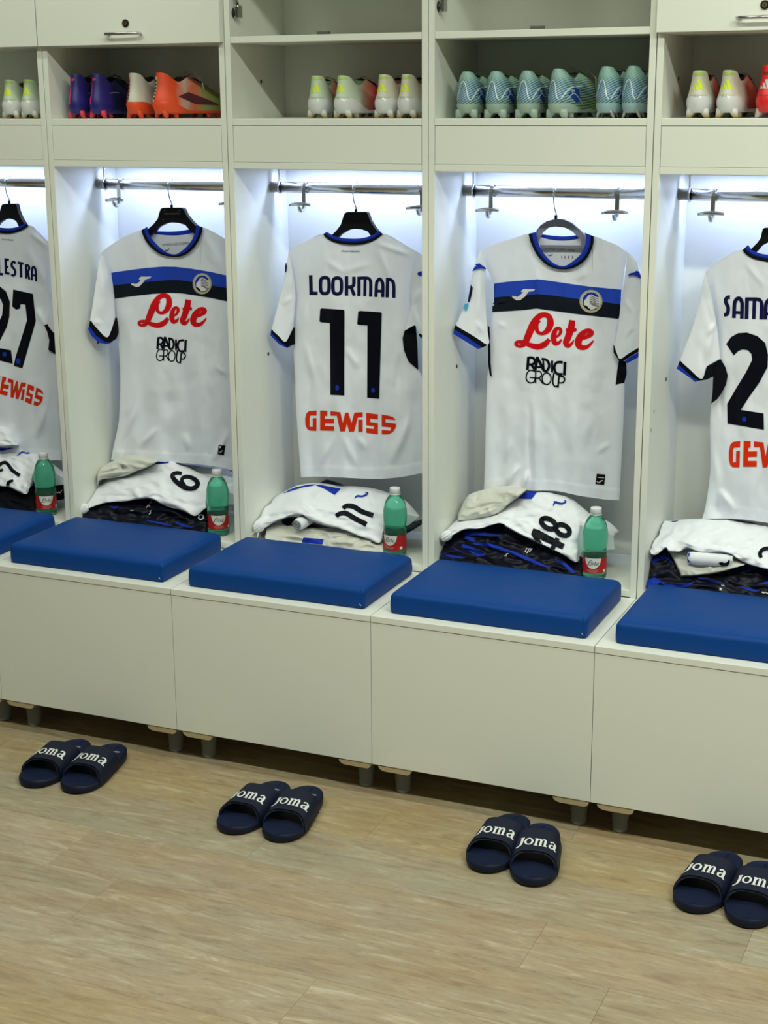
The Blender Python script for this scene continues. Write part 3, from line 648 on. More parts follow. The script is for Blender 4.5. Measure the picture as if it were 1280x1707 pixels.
decal_text('neck_print', 'ATALANTA BERGAMO', C3([(610, 428)])[0], C3([(757, 430)])[0], 3.0, S, NAVYB, t)
# ---------- front shirt of the number 48 locker
t = shirt('white football shirt with blue-black chest band on a grey hanger', (1.5, YB, .7)); T48 = t
co = C5([(530, 150), (545, 205), (575, 270), (610, 315), (650, 348), (700, 368), (750, 374), (800, 368), (850, 345), (890, 310), (920, 260), (938, 205), (940, 165)])
cn = C5([(578, 138), (588, 190), (605, 238), (640, 290), (690, 335), (735, 351), (770, 347), (820, 313), (858, 277), (882, 232), (892, 185), (882, 143)])
lf = C5([(235, 250), (245, 300), (270, 370), (300, 430), (312, 480), (308, 560), (298, 640), (287, 700), (281, 760), (280, 850)])+C6([(277, 40), (275, 100), (268, 250), (262, 450), (258, 650), (250, 865)])
rt = C5([(1150, 265), (1140, 330), (1122, 450), (1112, 520), (1108, 600), (1097, 690), (1085, 800), (1085, 880)])+C6([(1100, 60), (1130, 180), (1130, 300), (1122, 500), (1112, 700), (1100, 918)])
tp = C5([(235, 250), (330, 210), (430, 180)])+co+C5([(1010, 190), (1080, 220), (1150, 265)])
bt = C6([(250, 865), (350, 850), (450, 845), (545, 858), (700, 860), (850, 890), (1000, 912), (1100, 918)])
bk = C5([(235, 250), (330, 210), (430, 180), (530, 150), (590, 165), (660, 185), (740, 193), (820, 186), (880, 170), (940, 165), (1010, 190), (1080, 220), (1150, 265)])
fo = [(*C6([(540, 330)])[0], *C6([(538, 860)])[0], 5, -.010), (*C6([(575, 300)])[0], *C6([(580, 860)])[0], 8, .008), (*C5([(590, 380)])[0], *C5([(592, 640)])[0], 4, .005), (*C6([(470, 700)])[0], *C6([(360, 850)])[0], 5, .012), (*C6([(525, 740)])[0], *C6([(490, 850)])[0], 4, .010), (*C6([(410, 520)])[0], *C6([(390, 680)])[0], 5, .005), (*C6([(920, 380)])[0], *C6([(890, 560)])[0], 7, .004), (*C6([(1040, 560)])[0], *C6([(960, 620)])[0], 4, .003),
      (*C5([(330, 700)])[0], *C5([(390, 740)])[0], 3, .003), (*C6([(345, 480)])[0], *C6([(330, 620)])[0], 6, .004), (*C5([(900, 380)])[0], *C5([(830, 440)])[0], 5, .004)]
f48, b48 = torso(t, lf, rt, tp, bk, bt, YB, .026, fo, 5, 2.1)
S = Surf([f48]); SB = Surf([b48]); S48 = S; sy = surf_y(S, YB-.012)
yc = lambda a, b: YB-.020
band_strip('collar', co, mid(co, cn, .38), yc, BLACKF, t)
band_strip('collar_top', mid(co, cn, .36), cn, lambda a, b: YB-.021, BLUE, t)
band_strip('back_collar', C5([(583, 150), (640, 156), (740, 166), (820, 160), (880, 150)]), C5([(585, 172), (650, 192), (740, 202), (830, 196), (878, 184)]), lambda a, b: YB+.018, BLUE, t)
decal_polys('chest_band', [C5([(312, 462), (400, 450), (500, 442), (590, 435), (680, 447), (800, 465), (920, 482), (1112, 500), (1110, 595), (1000, 580), (850, 562), (700, 541), (590, 530), (450, 546), (308, 551)])], S, STRB, t, .0010, 3)
decal_polys('chest_band_black', [C5([(308, 549), (450, 544), (590, 528), (700, 539), (850, 560), (1000, 578), (1110, 593), (1099, 684), (1000, 672), (850, 655), (700, 635), (580, 618), (500, 628), (400, 635), (298, 641)])], S, STRK, t, .0013, 3)
decal_polys('maker_mark', [JOMA3], S, WHITEPR, t, .0024, 2)
crest(t, S, ident)
LETE3 = affine(C1([(450, 1035), (1010, 930), (855, 835)]), C5([(450, 845), (942, 775), (805, 692)]))
decal_strokes('sponsor_print', [(LETE3(p), m_) for p, m_ in LETE], S, REDP, t, .0013, 1.2, wide=1.18)
decal_strokes('second_sponsor_print', RAD, S, NAVYB, t, .0013, 1.2, wide=1.2)
decal_polys('hem_label', [C6([(958, 752), (1013, 757), (1005, 822), (950, 816)])], S, NAVYB, t, .0016)
decal_strokes('hem_label_mark', [(C6([(958, 800, 4), (972, 808, 6), (985, 797, 7), (1000, 795, 3)]), 's'), (C6([(965, 775, 4), (1005, 778, 4)]), 'l')], S, WHITEPR, t, .0024)
decal_text('neck_text', 'LA MAGLIA SUDATA SEMPRE', C5([(632, 248)])[0], C5([(822, 262)])[0], 3.9, SB, INSB, t, .001)
decal_strokes('neck_mark', [(C5([(655, 282, 5), (668, 287, 7), (682, 276, 5)]), 's')]+[(C5([(x_, 288, 5), (x_+1, 306, 5)]), 'l') for x_ in (738, 758, 782, 806)], SB, INSB, t, .001)
yl = lerp_y([(752, .135), (822, .180)])
sleeve(t, C5([(235, 250), (255, 330), (266, 450), (264, 600), (270, 730), (285, 830)]), C5([(235, 250), (200, 320), (175, 420), (150, 540), (120, 620), (70, 725)]), C5([(70, 725), (150, 770), (230, 820), (270, 848), (285, 830)]), yl, [(*C5([(200, 700)])[0], *C5([(250, 770)])[0], 4, .004), (*C5([(225, 400)])[0], *C5([(215, 700)])[0], 6, .004)], seed=6)
poly_solid('cuff', C5([(70, 725), (150, 770), (230, 820), (270, 848), (284, 842), (240, 864), (150, 802), (63, 748)]), lambda a, b: yl(a, b)-.008, .014, BLACKF, t)
poly_solid('cuff_edge', C5([(63, 748), (150, 802), (240, 864), (213, 873), (140, 828), (59, 778)]), lambda a, b: yl(a, b)-.008, .014, BLUE, t)
poly_solid('sleeve_mark', C5([(176, 386), (190, 360), (203, 352), (196, 340), (220, 336), (262, 365), (260, 374), (236, 366), (205, 370), (190, 380)]), lambda a, b: yl(a, b)-.0155, .003, BLUE, t)
poly_solid('sleeve_badge', C5([(168, 470), (178, 490), (170, 540), (160, 575), (148, 580), (158, 520)]), lambda a, b: yl(a, b)-.012, .003, NAVY, t)
poly_solid('sleeve_badge', C5([(148, 585), (152, 600), (140, 634), (120, 612), (132, 590)]), lambda a, b: yl(a, b)-.012, .003, CYAN, t)
poly_solid('underarm_panel', C5([(274, 728), (283, 735), (288, 860), (290, 960), (298, 1048), (286, 1034), (277, 970)]), lambda a, b: YB-.020, .004, BLACKF, t)
yr = lerp_y([(1020, .184), (1080, .150)])
sleeve(t, C5([(1150, 265), (1138, 400), (1122, 520), (1105, 650), (1078, 800), (1064, 855)]), C5([(1150, 265), (1192, 300), (1218, 360), (1242, 500), (1255, 700), (1262, 840)]), C5([(1262, 840), (1220, 865), (1160, 900), (1105, 935), (1085, 900), (1064, 855)]), yr, [(*C5([(1170, 760)])[0], *C5([(1200, 620)])[0], 4, .005), (*C5([(1120, 800)])[0], *C5([(1200, 720)])[0], 4, .004), (*C5([(1130, 560)])[0], *C5([(1180, 640)])[0], 4, .004)], seed=8)
poly_solid('cuff', C5([(1062, 850), (1085, 900), (1105, 935), (1160, 900), (1262, 840), (1262, 866), (1165, 922), (1130, 946), (1100, 948), (1064, 896)]), lambda a, b: yr(a, b)-.008, .014, BLACKF, t)
poly_solid('cuff_edge', C5([(1135, 948), (1150, 963), (1218, 926), (1262, 900), (1262, 868), (1155, 930)]), lambda a, b: yr(a, b)-.008, .014, BLUE, t)
poly_solid('underarm_panel', C5([(1098, 940), (1142, 953), (1145, 1030), (1130, 1085), (1077, 1096), (1087, 1005)]), lambda a, b: sy(a, b)-.003, .003, BLACKF, t)
poly_solid('sleeve_mark', C5([(1150, 416), (1165, 398), (1195, 392), (1205, 382), (1222, 388), (1232, 410), (1235, 432), (1215, 420), (1190, 408), (1165, 412)]), lambda a, b: yr(a, b)-.0165, .003, BLUE, t)
# ---------- front shirt of the purple boots locker
t = shirt('white football shirt with blue-black chest band on a black hanger', (.287, YB, .7))
co = C1([(470, 265), (485, 310), (515, 365), (565, 420), (620, 458), (680, 478), (740, 485), (800, 478), (850, 455), (900, 410), (940, 350), (965, 290), (974, 240)])
cn = C1([(520, 236), (532, 290), (562, 340), (610, 393), (660, 434), (715, 460), (760, 460), (800, 436), (848, 392), (888, 340), (912, 275), (922, 222)])
lf = C1([(140, 455), (165, 490), (190, 550), (215, 620), (235, 720), (243, 830), (250, 920), (256, 1000)])+C2([(270, 100), (285, 200), (297, 400), (295, 600), (285, 800), (255, 950), (235, 1040), (222, 1115)])
rt = C1([(1300, 425), (1285, 500), (1262, 600), (1245, 700), (1235, 830), (1235, 1000)])+C2([(1238, 200), (1240, 500), (1240, 800), (1235, 1000), (1232, 1208)])
tp = C1([(140, 455), (180, 415), (300, 335), (400, 290)])+co+C1([(1060, 280), (1150, 330), (1300, 425)])
bt = C2([(222, 1115), (400, 1122), (600, 1130), (780, 1140), (950, 1152), (1130, 1180), (1232, 1208)])
bk = C1([(140, 455), (300, 335), (470, 265), (560, 292), (650, 304), (740, 308), (820, 302), (900, 285), (974, 240), (1150, 330), (1300, 425)])
fo = [(*C2([(450, 620)])[0], *C2([(310, 980)])[0], 5, .008), (*C2([(580, 860)])[0], *C2([(470, 1010)])[0], 5, .010), (*C2([(380, 640)])[0], *C2([(340, 760)])[0], 5, .004), (*C2([(720, 560)])[0], *C2([(700, 760)])[0], 9, -.005), (*C2([(830, 900)])[0], *C2([(850, 1040)])[0], 5, .005), (*C2([(1180, 900)])[0], *C2([(1060, 1120)])[0], 5, .006), (*C1([(980, 300)])[0], *C1([(1120, 560)])[0], 6, .004), (*C1([(1010, 430)])[0], *C1([(1090, 570)])[0], 4, .003), (*C2([(260, 1010)])[0], *C2([(240, 1090)])[0], 5, .007), (*C2([(1080, 350)])[0], *C2([(1180, 420)])[0], 4, .003)]
f6, b6 = torso(t, lf, rt, tp, bk, bt, YB, .028, fo, 9, 4.0)
S = Surf([f6]); SB = Surf([b6])
band_strip('collar', co, mid(co, cn, .40), lambda a, b: YB-.021, BLACKF, t)
band_strip('collar_top', mid(co, cn, .38), cn, lambda a, b: YB-.022, BLUE, t)
band_strip('back_collar', C1([(560, 268), (620, 274), (720, 276), (820, 266), (915, 246)]), C1([(568, 305), (650, 316), (740, 321), (820, 315), (900, 298)]), lambda a, b: YB+.018, BLUE, t)
decal_polys('chest_band', [C1([(224, 614), (350, 595), (500, 575), (650, 563), (750, 565), (880, 580), (1030, 605), (1165, 635), (1235, 648), (1228, 752), (1168, 741), (1050, 721), (920, 696), (800, 678), (700, 676), (560, 686), (400, 701), (238, 720)])], S, STRB, t, .0010, 3)
decal_polys('chest_band_black', [C1([(238, 718), (400, 699), (560, 684), (700, 674), (800, 676), (920, 694), (1050, 719), (1168, 739), (1228, 750), (1222, 858), (1170, 848), (1050, 822), (920, 800), (800, 782), (700, 778), (560, 787), (400, 805), (252, 827)])], S, STRK, t, .0013, 3)
decal_polys('maker_mark', [C1([(452, 658), (470, 645), (553, 645), (541, 660), (505, 668), (480, 700), (455, 725), (430, 731), (388, 713), (388, 700), (430, 705), (450, 692), (468, 670), (452, 670)])], S, WHITEPR, t, .0024, 2)
crest(t, S, affine(C5([(855, 573), (995, 573), (925, 503)]), C1([(896, 703), (1048, 703), (972, 619)])))
decal_strokes('sponsor_print', LETE, S, REDP, t, .0013, 1.2, wide=1.18)
RAD1 = affine(C6([(525, 20), (765, 50), (715, 212)]), C2([(605, 112), (840, 130), (790, 325)]))
decal_strokes('second_sponsor_print', [(RAD1(p), m_) for p, m_ in RAD], S, NAVYB, t, .0013, 1.2, wide=1.2)
decal_polys('hem_label', [C2([(1105, 990), (1160, 998), (1148, 1078), (1096, 1068)])], S, NAVYB, t, .0016)
decal_strokes('hem_label_mark', [(C2([(1105, 1048, 5), (1118, 1055, 7), (1130, 1042, 8), (1142, 1042, 4)]), 's')], S, WHITEPR, t, .0024)
decal_text('neck_text', 'LA MAGLIA SUDATA SEMPRE', C1([(642, 395)])[0], C1([(862, 382)])[0], 4.2, SB, INSB, t, .001)
decal_strokes('neck_mark', [(C1([(664, 425, 7), (682, 434, 10), (700, 415, 6)]), 's')], SB, INSB, t, .001)
yl = lerp_y([(146, .108), (194, .180)])
sleeve(t, C1([(140, 455), (165, 490), (190, 550), (218, 650), (240, 780), (252, 900), (254, 985)]), C1([(140, 455), (112, 600), (82, 800), (48, 1010)]), C1([(48, 1010), (100, 1062), (185, 1144), (225, 1080), (254, 985)]), yl, [(*C1([(150, 1040)])[0], *C1([(80, 1010)])[0], 4, .004), (*C1([(150, 600)])[0], *C1([(170, 950)])[0], 6, .004)], seed=11)
poly_solid('cuff', C1([(48, 1010), (100, 1062), (185, 1144), (205, 1190), (170, 1180), (100, 1130), (42, 1050)]), lambda a, b: yl(a, b)-.007, .014, BLACKF, t)
poly_solid('cuff_edge', C1([(42, 1050), (100, 1130), (170, 1180), (212, 1188), (185, 1200), (120, 1188), (60, 1132), (33, 1075)]), lambda a, b: yl(a, b)-.007, .014, BLUE, t)
poly_solid('underarm_panel', C1([(185, 1144), (225, 1080), (256, 985), (268, 1060), (270, 1110), (250, 1160), (205, 1190)]), lambda a, b: yl(a, b)-.003, .010, BLACKF, t)
yr = lerp_y([(388, .186), (425, .11)])
sleeve(t, C1([(1300, 425), (1285, 500), (1262, 600), (1240, 760), (1235, 980)]), C1([(1300, 425), (1345, 520), (1385, 700), (1420, 960)]), C1([(1420, 960), (1300, 1050), (1235, 980)]), yr, seed=12)
# ---------- number 2x shirt on the right
t = shirt('white football shirt seen from the back, number starting with two, right edge', (2.07, YB, .7))
cl = C7([(435, 125), (455, 150), (500, 176), (580, 193), (660, 185), (715, 165), (750, 125)])
ci = C7([(467, 96), (490, 124), (540, 146), (600, 153), (650, 148), (690, 130), (718, 98)])
lf = C7([(225, 250), (240, 330), (262, 430), (285, 530), (295, 620), (290, 720), (275, 790), (266, 860), (257, 1000), (250, 1100), (252, 1250), (250, 1400), (225, 1580), (205, 1655)])
rt = C7([(960, 240), (935, 400), (915, 600), (925, 800), (930, 1000), (945, 1300), (985, 1720)])
tp = C7([(225, 250), (300, 185), (380, 145)])+cl+C7([(830, 150), (960, 240)])
bt = C7([(205, 1655), (400, 1655), (600, 1680), (800, 1705), (985, 1720)])
bk = C7([(225, 250), (300, 185), (435, 127), (520, 230), (590, 250), (680, 225), (750, 125), (960, 240)])
fo = [(*C7([(255, 1250)])[0], *C7([(300, 1490)])[0], 7, .012), (*C7([(300, 1490)])[0], *C7([(385, 1610)])[0], 6, .014), (*C7([(240, 1560)])[0], *C7([(330, 1630)])[0], 12, -.010), (*C7([(300, 880)])[0], *C7([(320, 1100)])[0], 5, -.005), (*C7([(450, 200)])[0], *C7([(560, 330)])[0], 5, .004), (*C7([(265, 240)])[0], *C7([(300, 520)])[0], 4, .004), (*C7([(430, 1200)])[0], *C7([(420, 1600)])[0], 14, .006)]
f24, b24 = torso(t, lf, rt, tp, bk, bt, YB, .028, fo, 13, 5.2)
S = Surf([f24]); sy = surf_y(S, YB-.012)
band_strip('collar', cl, mid(cl, ci, .45), lambda a, b: YB-.014, BLACKF, t)
band_strip('collar_top', mid(cl, ci, .42), ci, lambda a, b: YB-.015, BLUE, t)
yl = lerp_y([(1125, .158), (1200, .178)])
sleeve(t, C7([(225, 250), (245, 330), (268, 430), (290, 560), (302, 650), (310, 742)]), C7([(225, 250), (205, 330), (180, 450), (145, 580), (78, 755)]), C7([(78, 755), (130, 800), (195, 858), (215, 842), (232, 788), (310, 742)]), yl, [(*C7([(285, 540)])[0], *C7([(235, 610)])[0], 4, .006), (*C7([(270, 560)])[0], *C7([(225, 760)])[0], 5, .007), (*C7([(245, 420)])[0], *C7([(280, 545)])[0], 4, .005)], seed=14)
poly_solid('cuff', C7([(78, 755), (130, 800), (195, 858), (215, 842), (232, 788), (310, 748), (268, 790), (267, 846), (230, 863), (190, 869), (150, 851), (70, 776)]), lambda a, b: yl(a, b)-.006, .014, BLACKF, t)
poly_solid('cuff_edge', C7([(70, 776), (150, 851), (190, 869), (165, 876), (135, 852), (60, 800)]), lambda a, b: yl(a, b)-.006, .014, BLUE, t)
poly_solid('underarm_panel', C7([(267, 790), (310, 750), (335, 790), (350, 840), (340, 890), (315, 940), (290, 975), (257, 1000), (265, 920), (268, 850)]), lambda a, b: min(sy(a, b), .178)-.004, .004, BLACKF, t)
yr = lerp_y([(1380, .186), (1420, .15)])
sleeve(t, C7([(960, 240), (940, 400), (920, 560), (915, 740)]), C7([(960, 240), (1000, 400), (1020, 560), (1040, 755)]), C7([(1040, 755), (980, 830), (915, 740)]), yr, seed=15)
nm = [(C7(p), m_) for p, m_ in (
 ([(364, 394, 17), (348, 396, 17), (339, 412, 17), (344, 432, 17), (353, 452, 17), (351, 480, 17), (343, 492, 17), (330, 493, 16)], 's'),
 ([(386, 512, 17), (389, 440, 17), (394, 416, 17), (408, 401, 17), (422, 404, 17), (432, 425, 17), (433, 450, 17), (431, 516, 17)], 's'), ([(389, 480, 14), (431, 482, 14)], 'l'),
 ([(461, 396, 17), (458, 518, 17)], 'l'), ([(452, 405, 16), (520, 406, 16), (538, 416, 16), (544, 440, 17), (541, 520, 17)], 's'), ([(503, 408, 16), (499, 518, 16)], 'l'),
 ([(564, 520, 17), (567, 450, 17), (572, 425, 17), (586, 410, 17), (602, 412, 17), (612, 432, 17), (614, 460, 17), (612, 524, 17)], 's'), ([(567, 488, 14), (612, 490, 14)], 'l'))]
decal_strokes('name_lettering', nm, S, NAVY, t, wide=1.28)
decal_polys('number', [C7([(342, 660), (370, 620), (410, 598), (460, 595), (520, 615), (565, 655), (580, 720), (578, 790), (530, 880), (470, 965), (425, 1035), (555, 1055), (557, 1148), (350, 1112), (348, 1000), (400, 910), (455, 820), (490, 750), (485, 715), (465, 695), (435, 690), (410, 700), (385, 725)])], S, NAVYB, t, .0014)
decal_polys('number_badge', [C7(ellipse(445, 1088, 13, 15, 12))], S, BLUE, t, .0024)
G4 = affine(C4([(325, 655), (415, 590), (602, 755)]), C7([(357, 1275), (422, 1212), (550, 1362)]))
decal_polys('sponsor_print', [G4(p) for p in GEW], S, ORAP, t)
# ---------- number 27 shirt on the left
t = shirt('white football shirt seen from the back, number twenty-seven, left edge', (-.33, YB, .7))
cl = C8([(-95, 205), (-70, 225), (-20, 242), (60, 247), (110, 235), (150, 215), (170, 198)])
ci = C8([(-70, 185), (-40, 203), (0, 211), (60, 214), (110, 205), (148, 186)])
lf = C8([(-210, 310), (-215, 500), (-218, 900), (-235, 1250), (-250, 1560)])
rt = C8([(289, 300), (300, 400), (300, 550), (302, 680), (318, 790), (332, 950), (345, 1200), (366, 1590)])
tp = C8([(-210, 310), (-150, 240)])+cl+C8([(230, 240), (289, 300)])
bt = C8([(-250, 1560), (0, 1570), (200, 1588), (366, 1590)])
bk = C8([(-210, 310), (-150, 240), (-95, 207), (0, 300), (80, 300), (170, 200), (230, 240), (289, 300)])
fo = [(*C8([(180, 240)])[0], *C8([(290, 330)])[0], 4, .005), (*C8([(215, 690)])[0], *C8([(265, 800)])[0], 4, .005), (*C8([(260, 1280)])[0], *C8([(220, 1450)])[0], 6, .008), (*C8([(160, 330)])[0], *C8([(270, 540)])[0], 7, .004), (*C8([(70, 1380)])[0], *C8([(60, 1470)])[0], 5, .005)]
f27, b27 = torso(t, lf, rt, tp, bk, bt, YB, .028, fo, 17, 1.1)
S = Surf([f27])
band_strip('collar', cl, mid(cl, ci, .45), lambda a, b: YB-.014, BLACKF, t)
band_strip('collar_top', mid(cl, ci, .42), ci, lambda a, b: YB-.015, BLUE, t)
yr = lerp_y([(82, .184), (112, .14)])
sleeve(t, C8([(289, 300), (300, 420), (302, 560), (300, 680), (280, 785)]), C8([(289, 300), (335, 400), (365, 600), (385, 800)]), C8([(385, 800), (330, 840), (280, 785)]), yr, seed=18)
yl = lerp_y([(-70, .13), (-60, .18)])
sleeve(t, C8([(-210, 310), (-215, 500), (-218, 780)]), C8([(-210, 310), (-250, 500), (-290, 780)]), C8([(-290, 780), (-250, 830), (-218, 780)]), yl, seed=19)
sy = surf_y(S, YB-.012)
poly_solid('underarm_panel', C8([(263, 790), (300, 775), (318, 815), (330, 962), (286, 936), (292, 880), (280, 830)]), lambda a, b: sy(a, b)-.006, .004, BLACKF, t)
nm = [(C8(p), m_) for p, m_ in (
 ([(-8, 395, 12), (-6, 486, 12), (18, 488, 12)], 'l'),
 ([(53, 404, 11), (33, 400, 11), (35, 480, 11), (56, 485, 11)], 'l'), ([(34, 443, 10), (50, 445, 10)], 'l'),
 ([(92, 424, 11), (82, 414, 11), (71, 420, 11), (70, 440, 11), (86, 460, 11), (90, 480, 11), (80, 496, 11), (67, 488, 11)], 's'),
 ([(104, 418, 11), (139, 425, 11)], 'l'), ([(123, 422, 12), (125, 506, 12)], 'l'),
 ([(154, 428, 11), (156, 514, 11)], 'l'), ([(154, 434, 10), (168, 437, 10), (173, 452, 11), (167, 468, 10), (156, 470, 10)], 's'), ([(164, 470, 10), (174, 519, 10)], 'l'),
 ([(189, 524, 10), (190, 460, 10), (197, 444, 10), (206, 450, 10), (212, 474, 10), (213, 530, 10)], 's'), ([(190, 492, 9), (213, 496, 9)], 'l'))]
decal_strokes('name_lettering', nm, S, NAVY, t, wide=1.28)
decal_polys('number', [C8([(78, 578), (195, 604), (212, 765), (132, 1046), (82, 1030), (90, 985), (160, 760), (150, 668), (122, 664), (118, 690), (95, 697), (72, 678)]),
 C8([(-60, 600), (-30, 566), (0, 560), (35, 590), (58, 650), (55, 740), (40, 800), (0, 880), (-20, 922), (65, 938), (76, 1018), (-60, 985), (-62, 900), (-20, 800), (12, 730), (18, 670), (5, 635), (-15, 630), (-40, 660)])], S, NAVYB, t, .0014)
decal_polys('number_badge', [C8(ellipse(108, 1003, 14, 16, 12)), C8(ellipse(27, 962, 13, 14, 12))], S, BLUE, t, .0024)
G0 = affine(C4([(443, 590), (1043, 692), (930, 778)]), C8([(14, 1092), (255, 1215), (198, 1262)]))
decal_polys('sponsor_print', [G0(p) for p in GEW], S, ORAP, t)
decal_text('neck_print', 'ATALANTA BERGAMO', C8([(10, 284)])[0], C8([(78, 291)])[0], 2.6, S, NAVYB, t)
# ---------- hangers
def hook(parent, px, py_top, m=CHROME, r=.0022):
    p = at_y(px, py_top, YB+.012); zt = ZROD; sw = .008
    P = [(p.x, p.y, p.z-.01), (p.x+.001, p.y, p.z+.010), (p.x-.004, p.y-.004, p.z+.028), (p.x-.006, YROD-.018, zt-.006)]
    P += [(p.x-.004+.003*q/6, YROD-.0185*math.cos(math.pi*q/6), zt+.0185*math.sin(math.pi*q/6)) for q in range(0, 7)]+[(p.x, YROD+.018, zt-.012)]
    P = [tuple(v) for v in catmull([np.array(q) for q in P], .006)]
    tube('hook', P, r, m, parent, 8)
    tube('hook_collar', [(p.x, p.y, p.z-.004), (p.x, p.y, p.z+.007)], .004, m if m is not CHROME else BLACKP, parent, 10)
HB = [(628, 90), (645, 81), (800, 81), (816, 92), (840, 142), (880, 192), (925, 236), (1010, 310), (1090, 380), (1070, 410), (960, 340), (865, 262), (830, 222), (780, 206), (720, 201), (670, 210), (610, 240), (570, 285), (480, 360), (380, 440), (350, 420), (440, 330), (530, 250), (570, 215), (605, 170), (618, 120)]
def black_hanger(label, f, hookpx, hookpy, loc):
    t = thing('clothes_hanger', label, 'hanger', loc, group='hangers on the rods')
    poly_solid('hanger_body', f(C1(HB)), YB-.006, .016, BLACKP, t); hook(t, *hookpx, CHROME)
    return t
t = black_hanger('black broad clothes hanger with small lettering, holding the chest band shirt', ident, (286.2, 345.5), 0, (.285, YB, 1.42))
hb = [o for o in COL.objects if o.parent == t and o.name.startswith('hanger_body')][0]
decal_text('hanger_print', 'MONTECRISTO', (273.2, 357.8), (299.5, 357.4), 2.6, Surf([hb]), mat('grey_print', (.25, .25, .27), .5), t, .0008)
decal_polys('hanger_dots', [ellipse(274.5, 351.2, .9, .7, 8), ellipse(298.7, 351.2, .9, .7, 8), ellipse(271.7, 366, .9, .9, 8)], Surf([hb]), mat('grey_print', (.25, .25, .27), .5), t, .0008)
black_hanger('black broad clothes hanger carrying the number eleven shirt', affine(C1([(628, 90), (816, 92), (720, 201)]), C3([(636, 122), (818, 122), (715, 244)])), (593.2, 352.5), 0, (.89, YB, 1.42))
black_hanger('black broad clothes hanger carrying the number twenty-seven shirt', affine(C1([(628, 90), (816, 92), (720, 201)]), C8([(10, 78), (98, 78), (45, 158)])), (15.5, 338.5), 0, (-.33, YB, 1.42))
black_hanger('black broad clothes hanger at the right photo edge', affine(C1([(628, 90), (816, 92), (530, 250)]), C7([(550, 5), (665, 8), (495, 108)])), (1288, 378), 0, (2.07, YB, 1.42))
t = thing('clothes_hanger', 'grey slim arched clothes hanger with a bottom bar', 'hanger', (1.49, YB, 1.42), group='hangers on the rods')
poly_solid('hanger_body', C5([(540, 200), (575, 160), (580, 128), (604, 98), (645, 70), (700, 56), (750, 61), (800, 84), (848, 125), (884, 160), (892, 236), (905, 250), (880, 246), (862, 232), (858, 184), (830, 160), (800, 132), (760, 112), (700, 104), (652, 112), (616, 142), (590, 190), (570, 230)]), YB-.004, .010, GREYV, t)
poly_solid('hanger_bar', C5([(600, 221), (870, 224), (872, 239), (606, 236)]), YB-.003, .008, GREYV, t)
hook(t, 926.5, 363, CHROME, .0022)
# ---------- sliding chrome hooks on the rods
def rod_hook(px, bar, label, py=None):
    """bar: (x0,x1,y) px of the cross bar"""
    x = at_y(px, 325, YROD-.02).x; t = thing('rod_hook', label, 'hook', (x, YROD, ZROD), group='chrome hooks on the rods')
    ring = [(x, YROD+.0178*math.cos(q), ZROD+.0178*math.sin(q)) for q in [2*math.pi*i/18 for i in range(19)]]
    V = []; n = 19; Fs = []
    for i in range(n):
        q = 2*math.pi*i/18
        for rr, dx in ((.0163, -.0045), (.0163, .0045), (.0188, .0045), (.0188, -.0045)): V.append((x+dx, YROD+rr*math.cos(q), ZROD+rr*math.sin(q)))
    for i in range(n-1):
        for k in range(4): Fs.append((i*4+k, i*4+(k+1) % 4, (i+1)*4+(k+1) % 4, (i+1)*4+k))
    mesh_obj('loop', V, Fs, CHROME, t, False)
    z1 = at_y(px, bar[2], YROD-.03).z
    box('stem', x-.006, x+.006, YROD-.0205, YROD-.0165, z1-.012, ZROD, CHROME, t, bev=.0008)
    P = [(x, YROD-.018, z1-.004), (x, YROD-.026, z1-.015), (x, YROD-.042, z1-.016), (x, YROD-.050, z1-.004)]
    tube('hook_tip', [tuple(v) for v in catmull([np.array(q) for q in P], .004)], .0058, CHROME, t, 8)
    a = at_y(bar[0], bar[2]+1.2, YROD-.03); b = at_y(bar[1], bar[2]+1, YROD-.03); c = (a+b)/2
    P = [a, (a*3+b)/4+Vector((0, 0, .0022)), c+Vector((0, 0, .003)), (a+b*3)/4+Vector((0, 0, .0022)), b]
    tube('crossbar', P, [.0036, .0052, .0058, .0052, .0036], CHROME, t, 8)
rod_hook(818, (793, 831, 350), 'chrome sliding hook left of the grey hanger')
rod_hook(1029, (1003, 1046, 354), 'chrome sliding hook right of the grey hanger')
rod_hook(506, (482, 517, 341), 'chrome sliding hook left of the number eleven shirt')
rod_hook(703, (677, 722, 346), 'chrome sliding hook half hidden right of the number eleven shirt')
rod_hook(198, (176, 205, 333), 'chrome sliding hook left of the lettered black hanger')
rod_hook(388, (365, 402, 339), 'chrome sliding hook mostly hidden behind the post beside the lettered hanger')
rod_hook(1189, (1163, 1207, 356), 'chrome sliding hook in the rightmost locker')
